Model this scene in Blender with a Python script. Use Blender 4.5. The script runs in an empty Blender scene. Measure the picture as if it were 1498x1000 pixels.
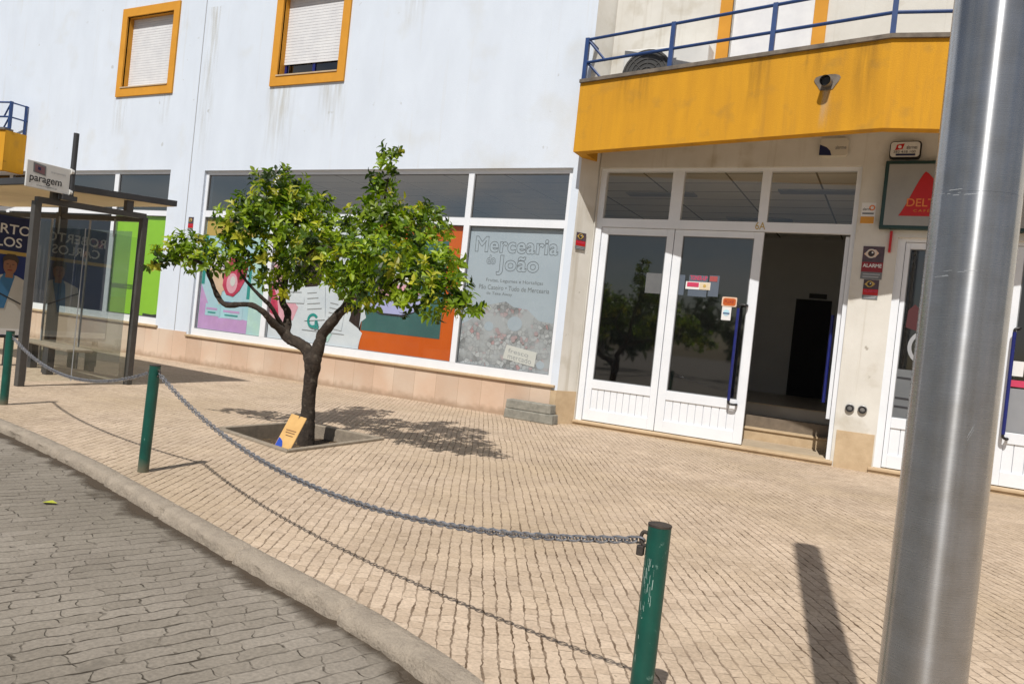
import bpy, bmesh, math, random
from mathutils import Vector, Matrix, noise as mnoise
random.seed(7)
S = bpy.context.scene
C = S.collection
R = math.radians
PI = math.pi

# ------------------------------------------------------------------ materials
def pmat(name, c1, c2=None, scale=4.0, rough=0.6, bump=0.0, bscale=40.0, metallic=0.0,
         spec=0.5, stretch=(1, 1, 1), lo=0.35, hi=0.65, fine=0.0, c3=None, c3scale=1.0, c3lo=0.55, c3hi=0.75):
    m = bpy.data.materials.new(name); m.use_nodes = True
    nt = m.node_tree; N = nt.nodes; L = nt.links
    b = N['Principled BSDF']
    b.inputs['Roughness'].default_value = rough
    b.inputs['Metallic'].default_value = metallic
    b.inputs['Specular IOR Level'].default_value = spec
    c2 = c2 or tuple(v * 0.9 for v in c1)
    g = N.new('ShaderNodeNewGeometry')
    mp = N.new('ShaderNodeMapping'); mp.inputs['Scale'].default_value = stretch
    L.new(g.outputs['Position'], mp.inputs['Vector'])
    n = N.new('ShaderNodeTexNoise'); n.inputs['Scale'].default_value = scale; n.inputs['Detail'].default_value = 8
    n.inputs['Roughness'].default_value = 0.62
    L.new(mp.outputs['Vector'], n.inputs['Vector'])
    r = N.new('ShaderNodeMapRange'); r.inputs['From Min'].default_value = lo; r.inputs['From Max'].default_value = hi
    L.new(n.outputs['Fac'], r.inputs['Value'])
    mx = N.new('ShaderNodeMix'); mx.data_type = 'RGBA'
    mx.inputs['A'].default_value = (*c1, 1); mx.inputs['B'].default_value = (*c2, 1)
    L.new(r.outputs['Result'], mx.inputs['Factor'])
    col = mx.outputs['Result']
    if c3:
        n3 = N.new('ShaderNodeTexNoise'); n3.inputs['Scale'].default_value = c3scale; n3.inputs['Detail'].default_value = 6
        L.new(g.outputs['Position'], n3.inputs['Vector'])
        r3 = N.new('ShaderNodeMapRange'); r3.inputs['From Min'].default_value = c3lo; r3.inputs['From Max'].default_value = c3hi
        L.new(n3.outputs['Fac'], r3.inputs['Value'])
        m3 = N.new('ShaderNodeMix'); m3.data_type = 'RGBA'; m3.inputs['B'].default_value = (*c3, 1)
        L.new(col, m3.inputs['A']); L.new(r3.outputs['Result'], m3.inputs['Factor']); col = m3.outputs['Result']
    if fine:
        n4 = N.new('ShaderNodeTexNoise'); n4.inputs['Scale'].default_value = 160; n4.inputs['Detail'].default_value = 3
        L.new(g.outputs['Position'], n4.inputs['Vector'])
        r4 = N.new('ShaderNodeMapRange'); r4.inputs['To Min'].default_value = 1 - fine; r4.inputs['To Max'].default_value = 1 + fine
        L.new(n4.outputs['Fac'], r4.inputs['Value'])
        m4 = N.new('ShaderNodeMix'); m4.data_type = 'RGBA'; m4.blend_type = 'MULTIPLY'; m4.inputs['Factor'].default_value = 1
        L.new(col, m4.inputs['A']); L.new(r4.outputs['Result'], m4.inputs['B']); col = m4.outputs['Result']
    L.new(col, b.inputs['Base Color'])
    if bump:
        nb = N.new('ShaderNodeTexNoise'); nb.inputs['Scale'].default_value = bscale; nb.inputs['Detail'].default_value = 6
        L.new(g.outputs['Position'], nb.inputs['Vector'])
        bp = N.new('ShaderNodeBump'); bp.inputs['Strength'].default_value = bump; bp.inputs['Distance'].default_value = 0.01
        L.new(nb.outputs['Fac'], bp.inputs['Height']); L.new(bp.outputs['Normal'], b.inputs['Normal'])
    return m

def glass(name, tint=(0.9, 0.95, 0.93), ior=1.5, rough=0.01, boost=1.0):
    m = bpy.data.materials.new(name); m.use_nodes = True
    nt = m.node_tree; N = nt.nodes; L = nt.links; N.clear()
    o = N.new('ShaderNodeOutputMaterial'); t = N.new('ShaderNodeBsdfTransparent'); t.inputs[0].default_value = (*tint, 1)
    gl = N.new('ShaderNodeBsdfGlossy'); gl.inputs['Roughness'].default_value = rough; gl.inputs['Color'].default_value = (1, 1, 1, 1)
    # Schlick reflectance, the same from both faces of the pane
    f0 = ((ior - 1) / (ior + 1)) ** 2 * boost
    f = N.new('ShaderNodeLayerWeight'); f.inputs['Blend'].default_value = 0.5
    pw = N.new('ShaderNodeMath'); pw.operation = 'POWER'; pw.inputs[1].default_value = 4.0
    mu = N.new('ShaderNodeMath'); mu.operation = 'MULTIPLY_ADD'; mu.inputs[1].default_value = 1 - f0; mu.inputs[2].default_value = f0; mu.use_clamp = True
    mx = N.new('ShaderNodeMixShader')
    L.new(f.outputs['Facing'], pw.inputs[0]); L.new(pw.outputs[0], mu.inputs[0]); L.new(mu.outputs[0], mx.inputs[0]); L.new(t.outputs[0], mx.inputs[1]); L.new(gl.outputs[0], mx.inputs[2])
    L.new(mx.outputs[0], o.inputs[0])
    return m

def flat(name, c, rough=0.45):
    return pmat(name, c, tuple(v * 0.93 for v in c), scale=3, rough=rough)

def soft(name, c1, c2, sc=2.6): return pmat(name, c1, c2, scale=sc, rough=0.5, lo=0.3, hi=0.7, c3=tuple(v * 1.1 + .04 for v in c1), c3scale=5, c3lo=0.5, c3hi=0.7)
M = {}
M['wall'] = pmat('white_render', (0.665, 0.735, 0.835), (0.62, 0.685, 0.78), scale=1.2, rough=0.9, bump=0.25, bscale=120,
                 stretch=(1.2, 1.2, 0.5), c3=(0.56, 0.57, 0.55), c3scale=1.1, c3lo=0.58, c3hi=0.95, fine=0.05)
M['cream'] = pmat('cream_render', (0.69, 0.675, 0.63), (0.60, 0.58, 0.53), scale=1.5, rough=0.9, bump=0.25, bscale=120, c3=(0.46, 0.42, 0.34), c3scale=2.5, c3lo=0.58, c3hi=0.8)
M['yellow'] = pmat('yellow_render', (0.62, 0.305, 0.012), (0.55, 0.265, 0.012), scale=2.2, rough=0.9, bump=0.35, bscale=90,
                   stretch=(2.5, 2.5, 0.35), c3=(0.38, 0.205, 0.03), c3scale=3.6, c3lo=0.57, c3hi=0.85, fine=0.10)
def streaks(m, col, amount, sx=7.0, sz=0.22, lo=0.56, hi=0.72):
    nt = m.node_tree; N = nt.nodes; L = nt.links; b = N['Principled BSDF']; src = b.inputs['Base Color'].links[0].from_socket
    g = N.new('ShaderNodeNewGeometry'); mp = N.new('ShaderNodeMapping'); mp.inputs['Scale'].default_value = (sx, sx, sz); L.new(g.outputs['Position'], mp.inputs['Vector'])
    n = N.new('ShaderNodeTexNoise'); n.inputs['Scale'].default_value = 1.0; n.inputs['Detail'].default_value = 7; n.inputs['Roughness'].default_value = 0.65; L.new(mp.outputs[0], n.inputs['Vector'])
    r = N.new('ShaderNodeMapRange'); r.inputs['From Min'].default_value = lo; r.inputs['From Max'].default_value = hi; r.inputs['To Max'].default_value = amount; L.new(n.outputs['Fac'], r.inputs['Value'])
    x = N.new('ShaderNodeMix'); x.data_type = 'RGBA'; x.inputs['B'].default_value = (*col, 1); L.new(src, x.inputs['A']); L.new(r.outputs['Result'], x.inputs['Factor'])
    # small dark spots
    v = N.new('ShaderNodeTexNoise'); v.inputs['Scale'].default_value = 4.6; v.inputs['Detail'].default_value = 4; L.new(g.outputs['Position'], v.inputs['Vector'])
    r2 = N.new('ShaderNodeMapRange'); r2.inputs['From Min'].default_value = 0.715; r2.inputs['From Max'].default_value = 0.75; r2.inputs['To Max'].default_value = amount * 1.3; L.new(v.outputs['Fac'], r2.inputs['Value'])
    y = N.new('ShaderNodeMix'); y.data_type = 'RGBA'; y.inputs['B'].default_value = (*(c * 0.55 for c in col), 1); L.new(x.outputs['Result'], y.inputs['A']); L.new(r2.outputs['Result'], y.inputs['Factor'])
    L.new(y.outputs['Result'], b.inputs['Base Color'])
streaks(M['wall'], (0.52, 0.49, 0.42), 0.30, 6.0, 0.3, 0.58, 0.78)
streaks(M['cream'], (0.36, 0.31, 0.22), 0.5)
streaks(M['yellow'], (0.34, 0.17, 0.03), 0.4, 5.0, 0.4)
def grimy_base(m, z1, col):
    nt = m.node_tree; N = nt.nodes; L = nt.links; b = N['Principled BSDF']; src = b.inputs['Base Color'].links[0].from_socket
    g = N.new('ShaderNodeNewGeometry'); s_ = N.new('ShaderNodeSeparateXYZ'); L.new(g.outputs['Position'], s_.inputs[0])
    n = N.new('ShaderNodeTexNoise'); n.inputs['Scale'].default_value = 9; n.inputs['Detail'].default_value = 6; L.new(g.outputs['Position'], n.inputs['Vector'])
    a = N.new('ShaderNodeMath'); a.operation = 'MULTIPLY_ADD'; a.inputs[1].default_value = -z1 * 1.6; L.new(n.outputs['Fac'], a.inputs[0]); L.new(s_.outputs['Z'], a.inputs[2])
    r = N.new('ShaderNodeMapRange'); r.inputs['From Min'].default_value = -z1 * 0.6; r.inputs['From Max'].default_value = z1 * 0.25; r.inputs['To Min'].default_value = 0.7; r.inputs['To Max'].default_value = 0.0; L.new(a.outputs[0], r.inputs['Value'])
    x = N.new('ShaderNodeMix'); x.data_type = 'RGBA'; x.inputs['B'].default_value = (*col, 1); L.new(src, x.inputs['A']); L.new(r.outputs['Result'], x.inputs['Factor']); L.new(x.outputs['Result'], b.inputs['Base Color'])
M['ochre'] = pmat('ochre_trim', (0.66, 0.30, 0.025), (0.58, 0.26, 0.02), scale=3, rough=0.8)
M['coping'] = pmat('stone_coping', (0.20, 0.17, 0.14), (0.10, 0.085, 0.07), scale=6, rough=0.9, bump=0.3)
M['frame'] = pmat('white_aluminium', (0.78, 0.81, 0.86), (0.70, 0.74, 0.79), scale=2.5, rough=0.38, lo=0.4, hi=0.8)
M['frame_groove'] = pmat('grey_seal', (0.20, 0.21, 0.22), rough=0.6)
M['shutter'] = pmat('white_slats', (0.74, 0.75, 0.77), (0.66, 0.67, 0.70), scale=5, rough=0.5)
M['bluepaint'] = pmat('blue_paint', (0.012, 0.02, 0.17), (0.01, 0.015, 0.12), scale=8, rough=0.35)
M['railblue'] = pmat('rail_blue_paint', (0.02, 0.06, 0.20), (0.015, 0.045, 0.15), scale=8, rough=0.4)
M['black'] = pmat('black_plastic', (0.012, 0.012, 0.014), rough=0.4)
M['darkmetal'] = pmat('grey_brown_metal', (0.075, 0.072, 0.068), (0.055, 0.053, 0.05), scale=4, rough=0.45)
M['fascia'] = pmat('dark_grey_fascia', (0.045, 0.048, 0.052), (0.035, 0.036, 0.04), scale=4, rough=0.5)
M['soffit'] = pmat('beige_panel', (0.90, 0.74, 0.46), (0.82, 0.67, 0.40), scale=2, rough=0.7)  # beige lightened to stand in for daylight glowing through the roof
M['soil'] = pmat('dry_soil', (0.075, 0.048, 0.028), (0.04, 0.026, 0.016), scale=25, rough=1, bump=0.9, bscale=60, c3=(0.26, 0.18, 0.06), c3scale=34, c3lo=0.60, c3hi=0.66)
M['stone'] = pmat('grey_stone_edging', (0.31, 0.26, 0.20), (0.22, 0.185, 0.145), scale=14, rough=0.95, bump=0.5, bscale=90)
M['block'] = pmat('grey_concrete', (0.30, 0.29, 0.25), (0.20, 0.195, 0.17), scale=12, rough=0.95, bump=0.6, bscale=80, fine=0.15)
M['card'] = pmat('cardboard', (0.62, 0.39, 0.15), (0.55, 0.33, 0.12), scale=9, rough=0.85)
M['postgreen'] = pmat('green_post_paint', (0.004, 0.085, 0.062), (0.003, 0.06, 0.046), scale=7, rough=0.42, c3=(0.10, 0.20, 0.17), c3scale=34, c3lo=0.66, c3hi=0.72)
grimy_base(M['postgreen'], 0.10, (0.16, 0.13, 0.09))
M['postcap'] = pmat('rusty_cap', (0.06, 0.045, 0.035), (0.035, 0.03, 0.028), scale=40, rough=0.8, bump=0.4)
M['scratch'] = pmat('scratched_paint', (0.40, 0.52, 0.48), rough=0.7)
M['chain'] = pmat('galvanised_chain', (0.42, 0.43, 0.46), (0.22, 0.22, 0.24), scale=30, rough=0.38, metallic=0.7)
M['navy'] = flat('navy_print', (0.012, 0.03, 0.16))
M['navydark'] = flat('dark_navy_print', (0.008, 0.015, 0.075))
M['white'] = flat('white_print', (0.78, 0.78, 0.78))
M['offwhite'] = flat('offwhite_print', (0.66, 0.66, 0.64))
M['paper'] = pmat('paper_sheets', (0.70, 0.74, 0.80), (0.60, 0.65, 0.72), scale=2.2, rough=0.6)
M['greyprint'] = flat('grey_print', (0.16, 0.17, 0.18))
M['midgrey'] = flat('mid_grey_print', (0.34, 0.35, 0.37))
M['dark'] = flat('dark_print', (0.03, 0.03, 0.035))
M['red'] = flat('red_print', (0.50, 0.008, 0.010))
M['deepred'] = flat('deep_red_print', (0.24, 0.012, 0.02))
M['pinkred'] = flat('pink_red_print', (0.58, 0.05, 0.12))
M['amber'] = flat('amber_print', (0.66, 0.30, 0.03))
M['orange'] = pmat('orange_print', (0.62, 0.115, 0.008), (0.56, 0.095, 0.006), scale=1.0, rough=0.5)
M['orangetext'] = flat('orange_letters', (0.75, 0.22, 0.05))
M['teal'] = pmat('teal_print', (0.055, 0.15, 0.145), (0.045, 0.115, 0.115), scale=1.0, rough=0.5)
M['lilac'] = flat('lilac_print', (0.46, 0.47, 0.78))
M['pink'] = soft('pink_print', (0.74, 0.33, 0.42), (0.72, 0.48, 0.55), 5)
M['rose'] = soft('rose_print', (0.60, 0.06, 0.13), (0.42, 0.02, 0.07), 9)
M['rosedark'] = flat('dark_rose_print', (0.33, 0.015, 0.05))
M['cyan'] = soft('cyan_print', (0.34, 0.62, 0.70), (0.50, 0.62, 0.74))
M['purple'] = soft('purple_print', (0.50, 0.28, 0.58), (0.58, 0.36, 0.62))
M['mint'] = soft('mint_print', (0.48, 0.70, 0.62), (0.42, 0.62, 0.66))
M['tealgreen'] = flat('teal_green_print', (0.03, 0.30, 0.28))
M['sand'] = soft('sand_print', (0.66, 0.45, 0.30), (0.70, 0.52, 0.42), 6)
M['gold'] = flat('gold_print', (0.55, 0.38, 0.10))
M['brown'] = flat('dark_brown_print', (0.035, 0.022, 0.02))
M['skin'] = flat('skin_print', (0.33, 0.155, 0.085))
M['hair'] = flat('brown_hair_print', (0.06, 0.035, 0.02))
M['jacket'] = flat('white_jacket_print', (0.60, 0.58, 0.53))
M['shirt'] = flat('blue_shirt_print', (0.05, 0.18, 0.36))
M['lime'] = pmat('lime_film', (0.30, 0.62, 0.035), (0.26, 0.55, 0.03), scale=1.2, rough=0.4)
M['frost'] = pmat('frosted_grey_film', (0.42, 0.48, 0.55), (0.37, 0.43, 0.50), scale=1.0, rough=0.5)
M['ac'] = pmat('white_steel_case', (0.70, 0.70, 0.68), (0.62, 0.62, 0.60), scale=3, rough=0.45)
M['grille'] = pmat('dark_grille', (0.05, 0.05, 0.05), (0.03, 0.03, 0.03), scale=9, rough=0.6)
M['beigebox'] = pmat('beige_plastic', (0.60, 0.57, 0.49), (0.55, 0.52, 0.44), scale=3, rough=0.45)
M['steel'] = pmat('dull_steel', (0.35, 0.35, 0.35), (0.22, 0.22, 0.22), scale=20, rough=0.4, metallic=0.7)
M['intwall'] = pmat('interior_wall', (0.62, 0.62, 0.61), (0.58, 0.58, 0.57), scale=1.5, rough=0.9)
M['intdark'] = pmat('dark_interior', (0.035, 0.036, 0.04), rough=0.9)
M['tread'] = pmat('brown_tread', (0.20, 0.16, 0.12), (0.15, 0.12, 0.09), scale=8, rough=0.5)
M['floor_tile'] = pmat('shop_floor_tile', (0.40, 0.37, 0.32), (0.34, 0.31, 0.27), scale=3, rough=0.3)
M['sillstone'] = pmat('limestone', (0.55, 0.42, 0.27), (0.46, 0.34, 0.21), scale=6, rough=0.8, bump=0.2)
M['landing'] = pmat('dusty_limestone', (0.48, 0.39, 0.28), (0.40, 0.32, 0.23), scale=4, rough=0.8, bump=0.2)
M['greeninside'] = flat('green_wall_paint', (0.03, 0.16, 0.03))
M['clear'] = glass('clear_glass', ior=1.5)
M['shopglass'] = glass('shop_glass', tint=(0.93, 0.95, 0.94), ior=1.5, boost=0.9)
M['upperglass'] = glass('upper_shop_glass', tint=(0.82, 0.82, 0.80), ior=1.7, boost=4.0, rough=0.05)
M['fanlight'] = glass('fanlight_glass', tint=(0.96, 0.95, 0.90), ior=1.55, boost=1.5, rough=0.03)
M['doorglass'] = glass('tinted_door_glass', tint=(0.34, 0.37, 0.40), ior=1.62, boost=2.1, rough=0.03)
M['shelterglass'] = glass('shelter_glass', tint=(0.50, 0.55, 0.55), ior=1.9, boost=2.2)
M['sideglass'] = glass('shelter_side_glass', tint=(0.86, 0.90, 0.87), ior=1.5)

def plinth_mat():
    m = pmat('pink_stone_slabs', (0.58, 0.43, 0.325), (0.53, 0.375, 0.27), scale=2.2, rough=0.85, bump=0.2, bscale=60,
             c3=(0.60, 0.48, 0.38), c3scale=1.1, c3lo=0.45, c3hi=0.6, fine=0.06)
    nt = m.node_tree; N = nt.nodes; L = nt.links; b = N['Principled BSDF']
    src = b.inputs['Base Color'].links[0].from_socket
    g = N.new('ShaderNodeNewGeometry'); sp = N.new('ShaderNodeSeparateXYZ'); L.new(g.outputs['Position'], sp.inputs[0])
    d = N.new('ShaderNodeMath'); d.operation = 'DIVIDE'; d.inputs[1].default_value = 0.43; L.new(sp.outputs['X'], d.inputs[0])
    f = N.new('ShaderNodeMath'); f.operation = 'FRACT'; L.new(d.outputs[0], f.inputs[0])
    c = N.new('ShaderNodeMath'); c.operation = 'COMPARE'; c.inputs[1].default_value = 0.5; c.inputs[2].default_value = 0.006; L.new(f.outputs[0], c.inputs[0])
    fl = N.new('ShaderNodeMath'); fl.operation = 'FLOOR'
    d2 = N.new('ShaderNodeMath'); d2.operation = 'ADD'; d2.inputs[1].default_value = 0.5; L.new(d.outputs[0], d2.inputs[0]); L.new(d2.outputs[0], fl.inputs[0])
    wn = N.new('ShaderNodeTexWhiteNoise'); wn.noise_dimensions = '1D'; L.new(fl.outputs[0], wn.inputs['W'])
    mr = N.new('ShaderNodeMapRange'); mr.inputs['To Min'].default_value = 0.92; mr.inputs['To Max'].default_value = 1.06; L.new(wn.outputs['Value'], mr.inputs['Value'])
    mm = N.new('ShaderNodeMix'); mm.data_type = 'RGBA'; mm.blend_type = 'MULTIPLY'; mm.inputs['Factor'].default_value = 1
    L.new(src, mm.inputs['A']); L.new(mr.outputs['Result'], mm.inputs['B'])
    mj = N.new('ShaderNodeMix'); mj.data_type = 'RGBA'; mj.inputs['B'].default_value = (0.36, 0.25, 0.17, 1)
    L.new(c.outputs[0], mj.inputs['Factor']); L.new(mm.outputs['Result'], mj.inputs['A'])
    L.new(mj.outputs['Result'], b.inputs['Base Color'])
    return m
M['plinth'] = plinth_mat(); grimy_base(M['plinth'], 0.12, (0.30, 0.21, 0.14))

def paving_mat(name, ang, bw, rh, wob, joint, cA, cB, cC, jcol, cross, wavy=0.0, wavek=26.0, bumpd=0.006):
    """stone rows whose long joints run along `ang` (degrees from +X)"""
    m = bpy.data.materials.new(name); m.use_nodes = True
    nt = m.node_tree; N = nt.nodes; L = nt.links; b = N['Principled BSDF']
    b.inputs['Roughness'].default_value = 0.88; b.inputs['Specular IOR Level'].default_value = 0.3
    def math_(op, a, bb=None, cc=None, clamp=False):
        n = N.new('ShaderNodeMath'); n.operation = op; n.use_clamp = clamp
        for i, v in enumerate((a, bb, cc)):
            if v is None: continue
            if isinstance(v, (int, float)): n.inputs[i].default_value = v
            else: L.new(v, n.inputs[i])
        return n.outputs[0]
    def noise_(scale, det=3, vec=None, rough=0.55):
        n = N.new('ShaderNodeTexNoise'); n.inputs['Scale'].default_value = scale; n.inputs['Detail'].default_value = det
        n.inputs['Roughness'].default_value = rough
        L.new(vec or g.outputs['Position'], n.inputs['Vector']); return n.outputs['Fac']
    def rng(v, a, bb, c=0.0, d=1.0):
        n = N.new('ShaderNodeMapRange'); n.inputs['From Min'].default_value = a; n.inputs['From Max'].default_value = bb
        n.inputs['To Min'].default_value = c; n.inputs['To Max'].default_value = d
        L.new(v, n.inputs['Value']); return n.outputs['Result']
    def mix(f, a, bb, mode='MIX'):
        n = N.new('ShaderNodeMix'); n.data_type = 'RGBA'; n.blend_type = mode
        if isinstance(f, (int, float)): n.inputs['Factor'].default_value = f
        else: L.new(f, n.inputs['Factor'])
        for s, v in (('A', a), ('B', bb)):
            if isinstance(v, tuple): n.inputs[s].default_value = (*v, 1)
            else: L.new(v, n.inputs[s])
        return n.outputs['Result']
    g = N.new('ShaderNodeNewGeometry')
    mp = N.new('ShaderNodeMapping'); mp.vector_type = 'POINT'; mp.inputs['Rotation'].default_value = (0, 0, -R(ang))
    L.new(g.outputs['Position'], mp.inputs['Vector'])
    sp = N.new('ShaderNodeSeparateXYZ'); L.new(mp.outputs['Vector'], sp.inputs[0])
    v, u = sp.outputs['X'], sp.outputs['Y']
    w1 = math_('MULTIPLY', math_('SUBTRACT', noise_(1.1, 2), 0.5), wob * 2.6)
    w2 = math_('MULTIPLY', math_('SUBTRACT', noise_(9.0, 2), 0.5), wob * 1.3)
    w3 = math_('MULTIPLY', math_('SUBTRACT', noise_(28.0, 2), 0.5), wob * 0.8)
    u = math_('ADD', u, math_('ADD', w1, math_('ADD', w2, w3)))
    if wavy:
        rowp = math_('FLOOR', math_('DIVIDE', u, rh))
        s = math_('SINE', math_('ADD', math_('MULTIPLY', v, wavek), math_('MULTIPLY', rowp, 0.0)))
        u = math_('ADD', u, math_('MULTIPLY', s, wavy))
    q = math_('DIVIDE', u, rh)
    row = math_('FLOOR', q)
    fr = math_('FRACT', q)
    d = math_('MULTIPLY', math_('MINIMUM', fr, math_('SUBTRACT', 1.0, fr)), rh)
    wn = N.new('ShaderNodeTexWhiteNoise'); wn.noise_dimensions = '1D'; L.new(row, wn.inputs['W'])
    v2 = math_('ADD', v, math_('MULTIPLY', wn.outputs['Value'], bw * 7))
    v2 = math_('ADD', v2, math_('MULTIPLY', math_('SUBTRACT', noise_(7.0, 2), 0.5), bw * 0.9))
    if wavy:
        v2 = math_('ADD', v2, math_('MULTIPLY', math_('SINE', math_('MULTIPLY', u, 2 * PI / rh)), wavy * 1.3))
    qv = math_('DIVIDE', v2, bw); cell = math_('FLOOR', qv); fv = math_('FRACT', qv)
    dv = math_('MULTIPLY', math_('MINIMUM', fv, math_('SUBTRACT', 1.0, fv)), bw)
    cx = N.new('ShaderNodeCombineXYZ'); L.new(cell, cx.inputs[0]); L.new(row, cx.inputs[1])
    wn2 = N.new('ShaderNodeTexWhiteNoise'); wn2.noise_dimensions = '2D'; L.new(cx.outputs[0], wn2.inputs['Vector'])
    # joint width changes along the row
    jw = rng(noise_(11.0, 3), 0.35, 0.72, joint * 0.25, joint * 1.75)
    jr = math_('SUBTRACT', 1.0, math_('DIVIDE', d, jw), clamp=True)
    jr = math_('MULTIPLY', math_('MULTIPLY', jr, 2.2, clamp=True), math_('MULTIPLY', rng(noise_(5.0, 3), 0.3, 0.62, 0.35, 1.0), rng(noise_(0.9, 4), 0.36, 0.6, 0.5, 1.0)))
    jc = math_('SUBTRACT', 1.0, math_('DIVIDE', dv, joint * 0.8), clamp=True)
    jc = math_('MULTIPLY', math_('MULTIPLY', jc, cross, clamp=True), rng(noise_(14.0, 3), 0.4, 0.66))
    j = math_('MAXIMUM', jr, jc)
    base = mix(rng(wn2.outputs['Value'], 0, 1), cA, cB)
    base = mix(math_('MULTIPLY', rng(noise_(0.55, 5), 0.44, 0.66), 0.75), base, cC)
    base = mix(1.0, base, mix(rng(noise_(60, 4), 0.3, 0.7), (0.80, 0.80, 0.80), (1.14, 1.14, 1.14)), 'MULTIPLY')
    base = mix(1.0, base, mix(rng(noise_(2.2, 5), 0.3, 0.7), (0.84, 0.83, 0.82), (1.1, 1.1, 1.1)), 'MULTIPLY')
    # stray dark stains
    base = mix(math_('MULTIPLY', rng(noise_(3.4, 4), 0.66, 0.74), 0.4), base, tuple(x * 0.45 for x in cA))
    base = mix(math_('MULTIPLY', rng(noise_(23.0, 2), 0.755, 0.775), 0.7), base, tuple(x * 0.2 for x in cA))
    col = mix(j, base, jcol)
    L.new(col, b.inputs['Base Color'])
    h = math_('SUBTRACT', math_('ADD', math_('MULTIPLY', noise_(70, 4), 0.25), math_('MULTIPLY', wn2.outputs['Value'], 0.25)), j)
    bp = N.new('ShaderNodeBump'); bp.inputs['Strength'].default_value = 0.75; bp.inputs['Distance'].default_value = bumpd
    L.new(h, bp.inputs['Height']); L.new(bp.outputs['Normal'], b.inputs['Normal'])
    return m
M['paving'] = paving_mat('tan_stone_sets', 119.5, 0.078, 0.064, 0.019, 0.0056, (0.475, 0.372, 0.275), (0.575, 0.46, 0.35), (0.43, 0.335, 0.23), (0.10, 0.062, 0.034), 0.85)
M['road'] = paving_mat('grey_interlocking_blocks', 69.0, 0.17, 0.088, 0.010, 0.0058, (0.235, 0.208, 0.172), (0.29, 0.258, 0.218), (0.18, 0.159, 0.128), (0.045, 0.036, 0.025), 1.7, wavy=0.004, wavek=2 * PI / 0.17, bumpd=0.008)
M['kerb'] = pmat('worn_kerb_stone', (0.34, 0.288, 0.228), (0.26, 0.22, 0.175), scale=9, rough=0.95, bump=0.9, bscale=60, fine=0.3, c3=(0.24, 0.20, 0.16), c3scale=26, c3lo=0.6, c3hi=0.75)

def pole_mat():
    m = pmat('brushed_steel', (0.42, 0.435, 0.46), (0.39, 0.405, 0.43), scale=3, rough=0.34, metallic=0.92, stretch=(1, 1, 60), lo=0.3, hi=0.7)
    nt = m.node_tree; N = nt.nodes; L = nt.links; b = N['Principled BSDF']
    g = N.new('ShaderNodeNewGeometry'); mp = N.new('ShaderNodeMapping'); mp.inputs['Scale'].default_value = (4, 4, 220)
    L.new(g.outputs['Position'], mp.inputs['Vector'])
    n = N.new('ShaderNodeTexNoise'); n.inputs['Scale'].default_value = 3; n.inputs['Detail'].default_value = 4; L.new(mp.outputs[0], n.inputs['Vector'])
    mr = N.new('ShaderNodeMapRange'); mr.inputs['To Min'].default_value = 0.25; mr.inputs['To Max'].default_value = 0.29; L.new(n.outputs['Fac'], mr.inputs['Value'])
    L.new(mr.outputs['Result'], b.inputs['Roughness'])
    nd = N.new('ShaderNodeTexNoise'); nd.inputs['Scale'].default_value = 14; nd.inputs['Detail'].default_value = 7; L.new(g.outputs['Position'], nd.inputs['Vector'])
    rd = N.new('ShaderNodeMapRange'); rd.inputs['From Min'].default_value = 0.42; rd.inputs['From Max'].default_value = 0.75; rd.inputs['To Max'].default_value = 0.55; L.new(nd.outputs['Fac'], rd.inputs['Value'])
    md = N.new('ShaderNodeMix'); md.data_type = 'RGBA'; md.inputs['B'].default_value = (0.30, 0.29, 0.27, 1); L.new(rd.outputs['Result'], md.inputs['Factor'])
    L.new(b.inputs['Base Color'].links[0].from_socket, md.inputs['A']); L.new(md.outputs['Result'], b.inputs['Base Color'])
    b.inputs['Anisotropic'].default_value = 0.93; b.inputs['Anisotropic Rotation'].default_value = 0.25
    tg = N.new('ShaderNodeTangent'); tg.direction_type = 'RADIAL'; tg.axis = 'Z'; L.new(tg.outputs[0], b.inputs['Tangent'])
    return m
M['pole'] = pole_mat()

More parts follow.
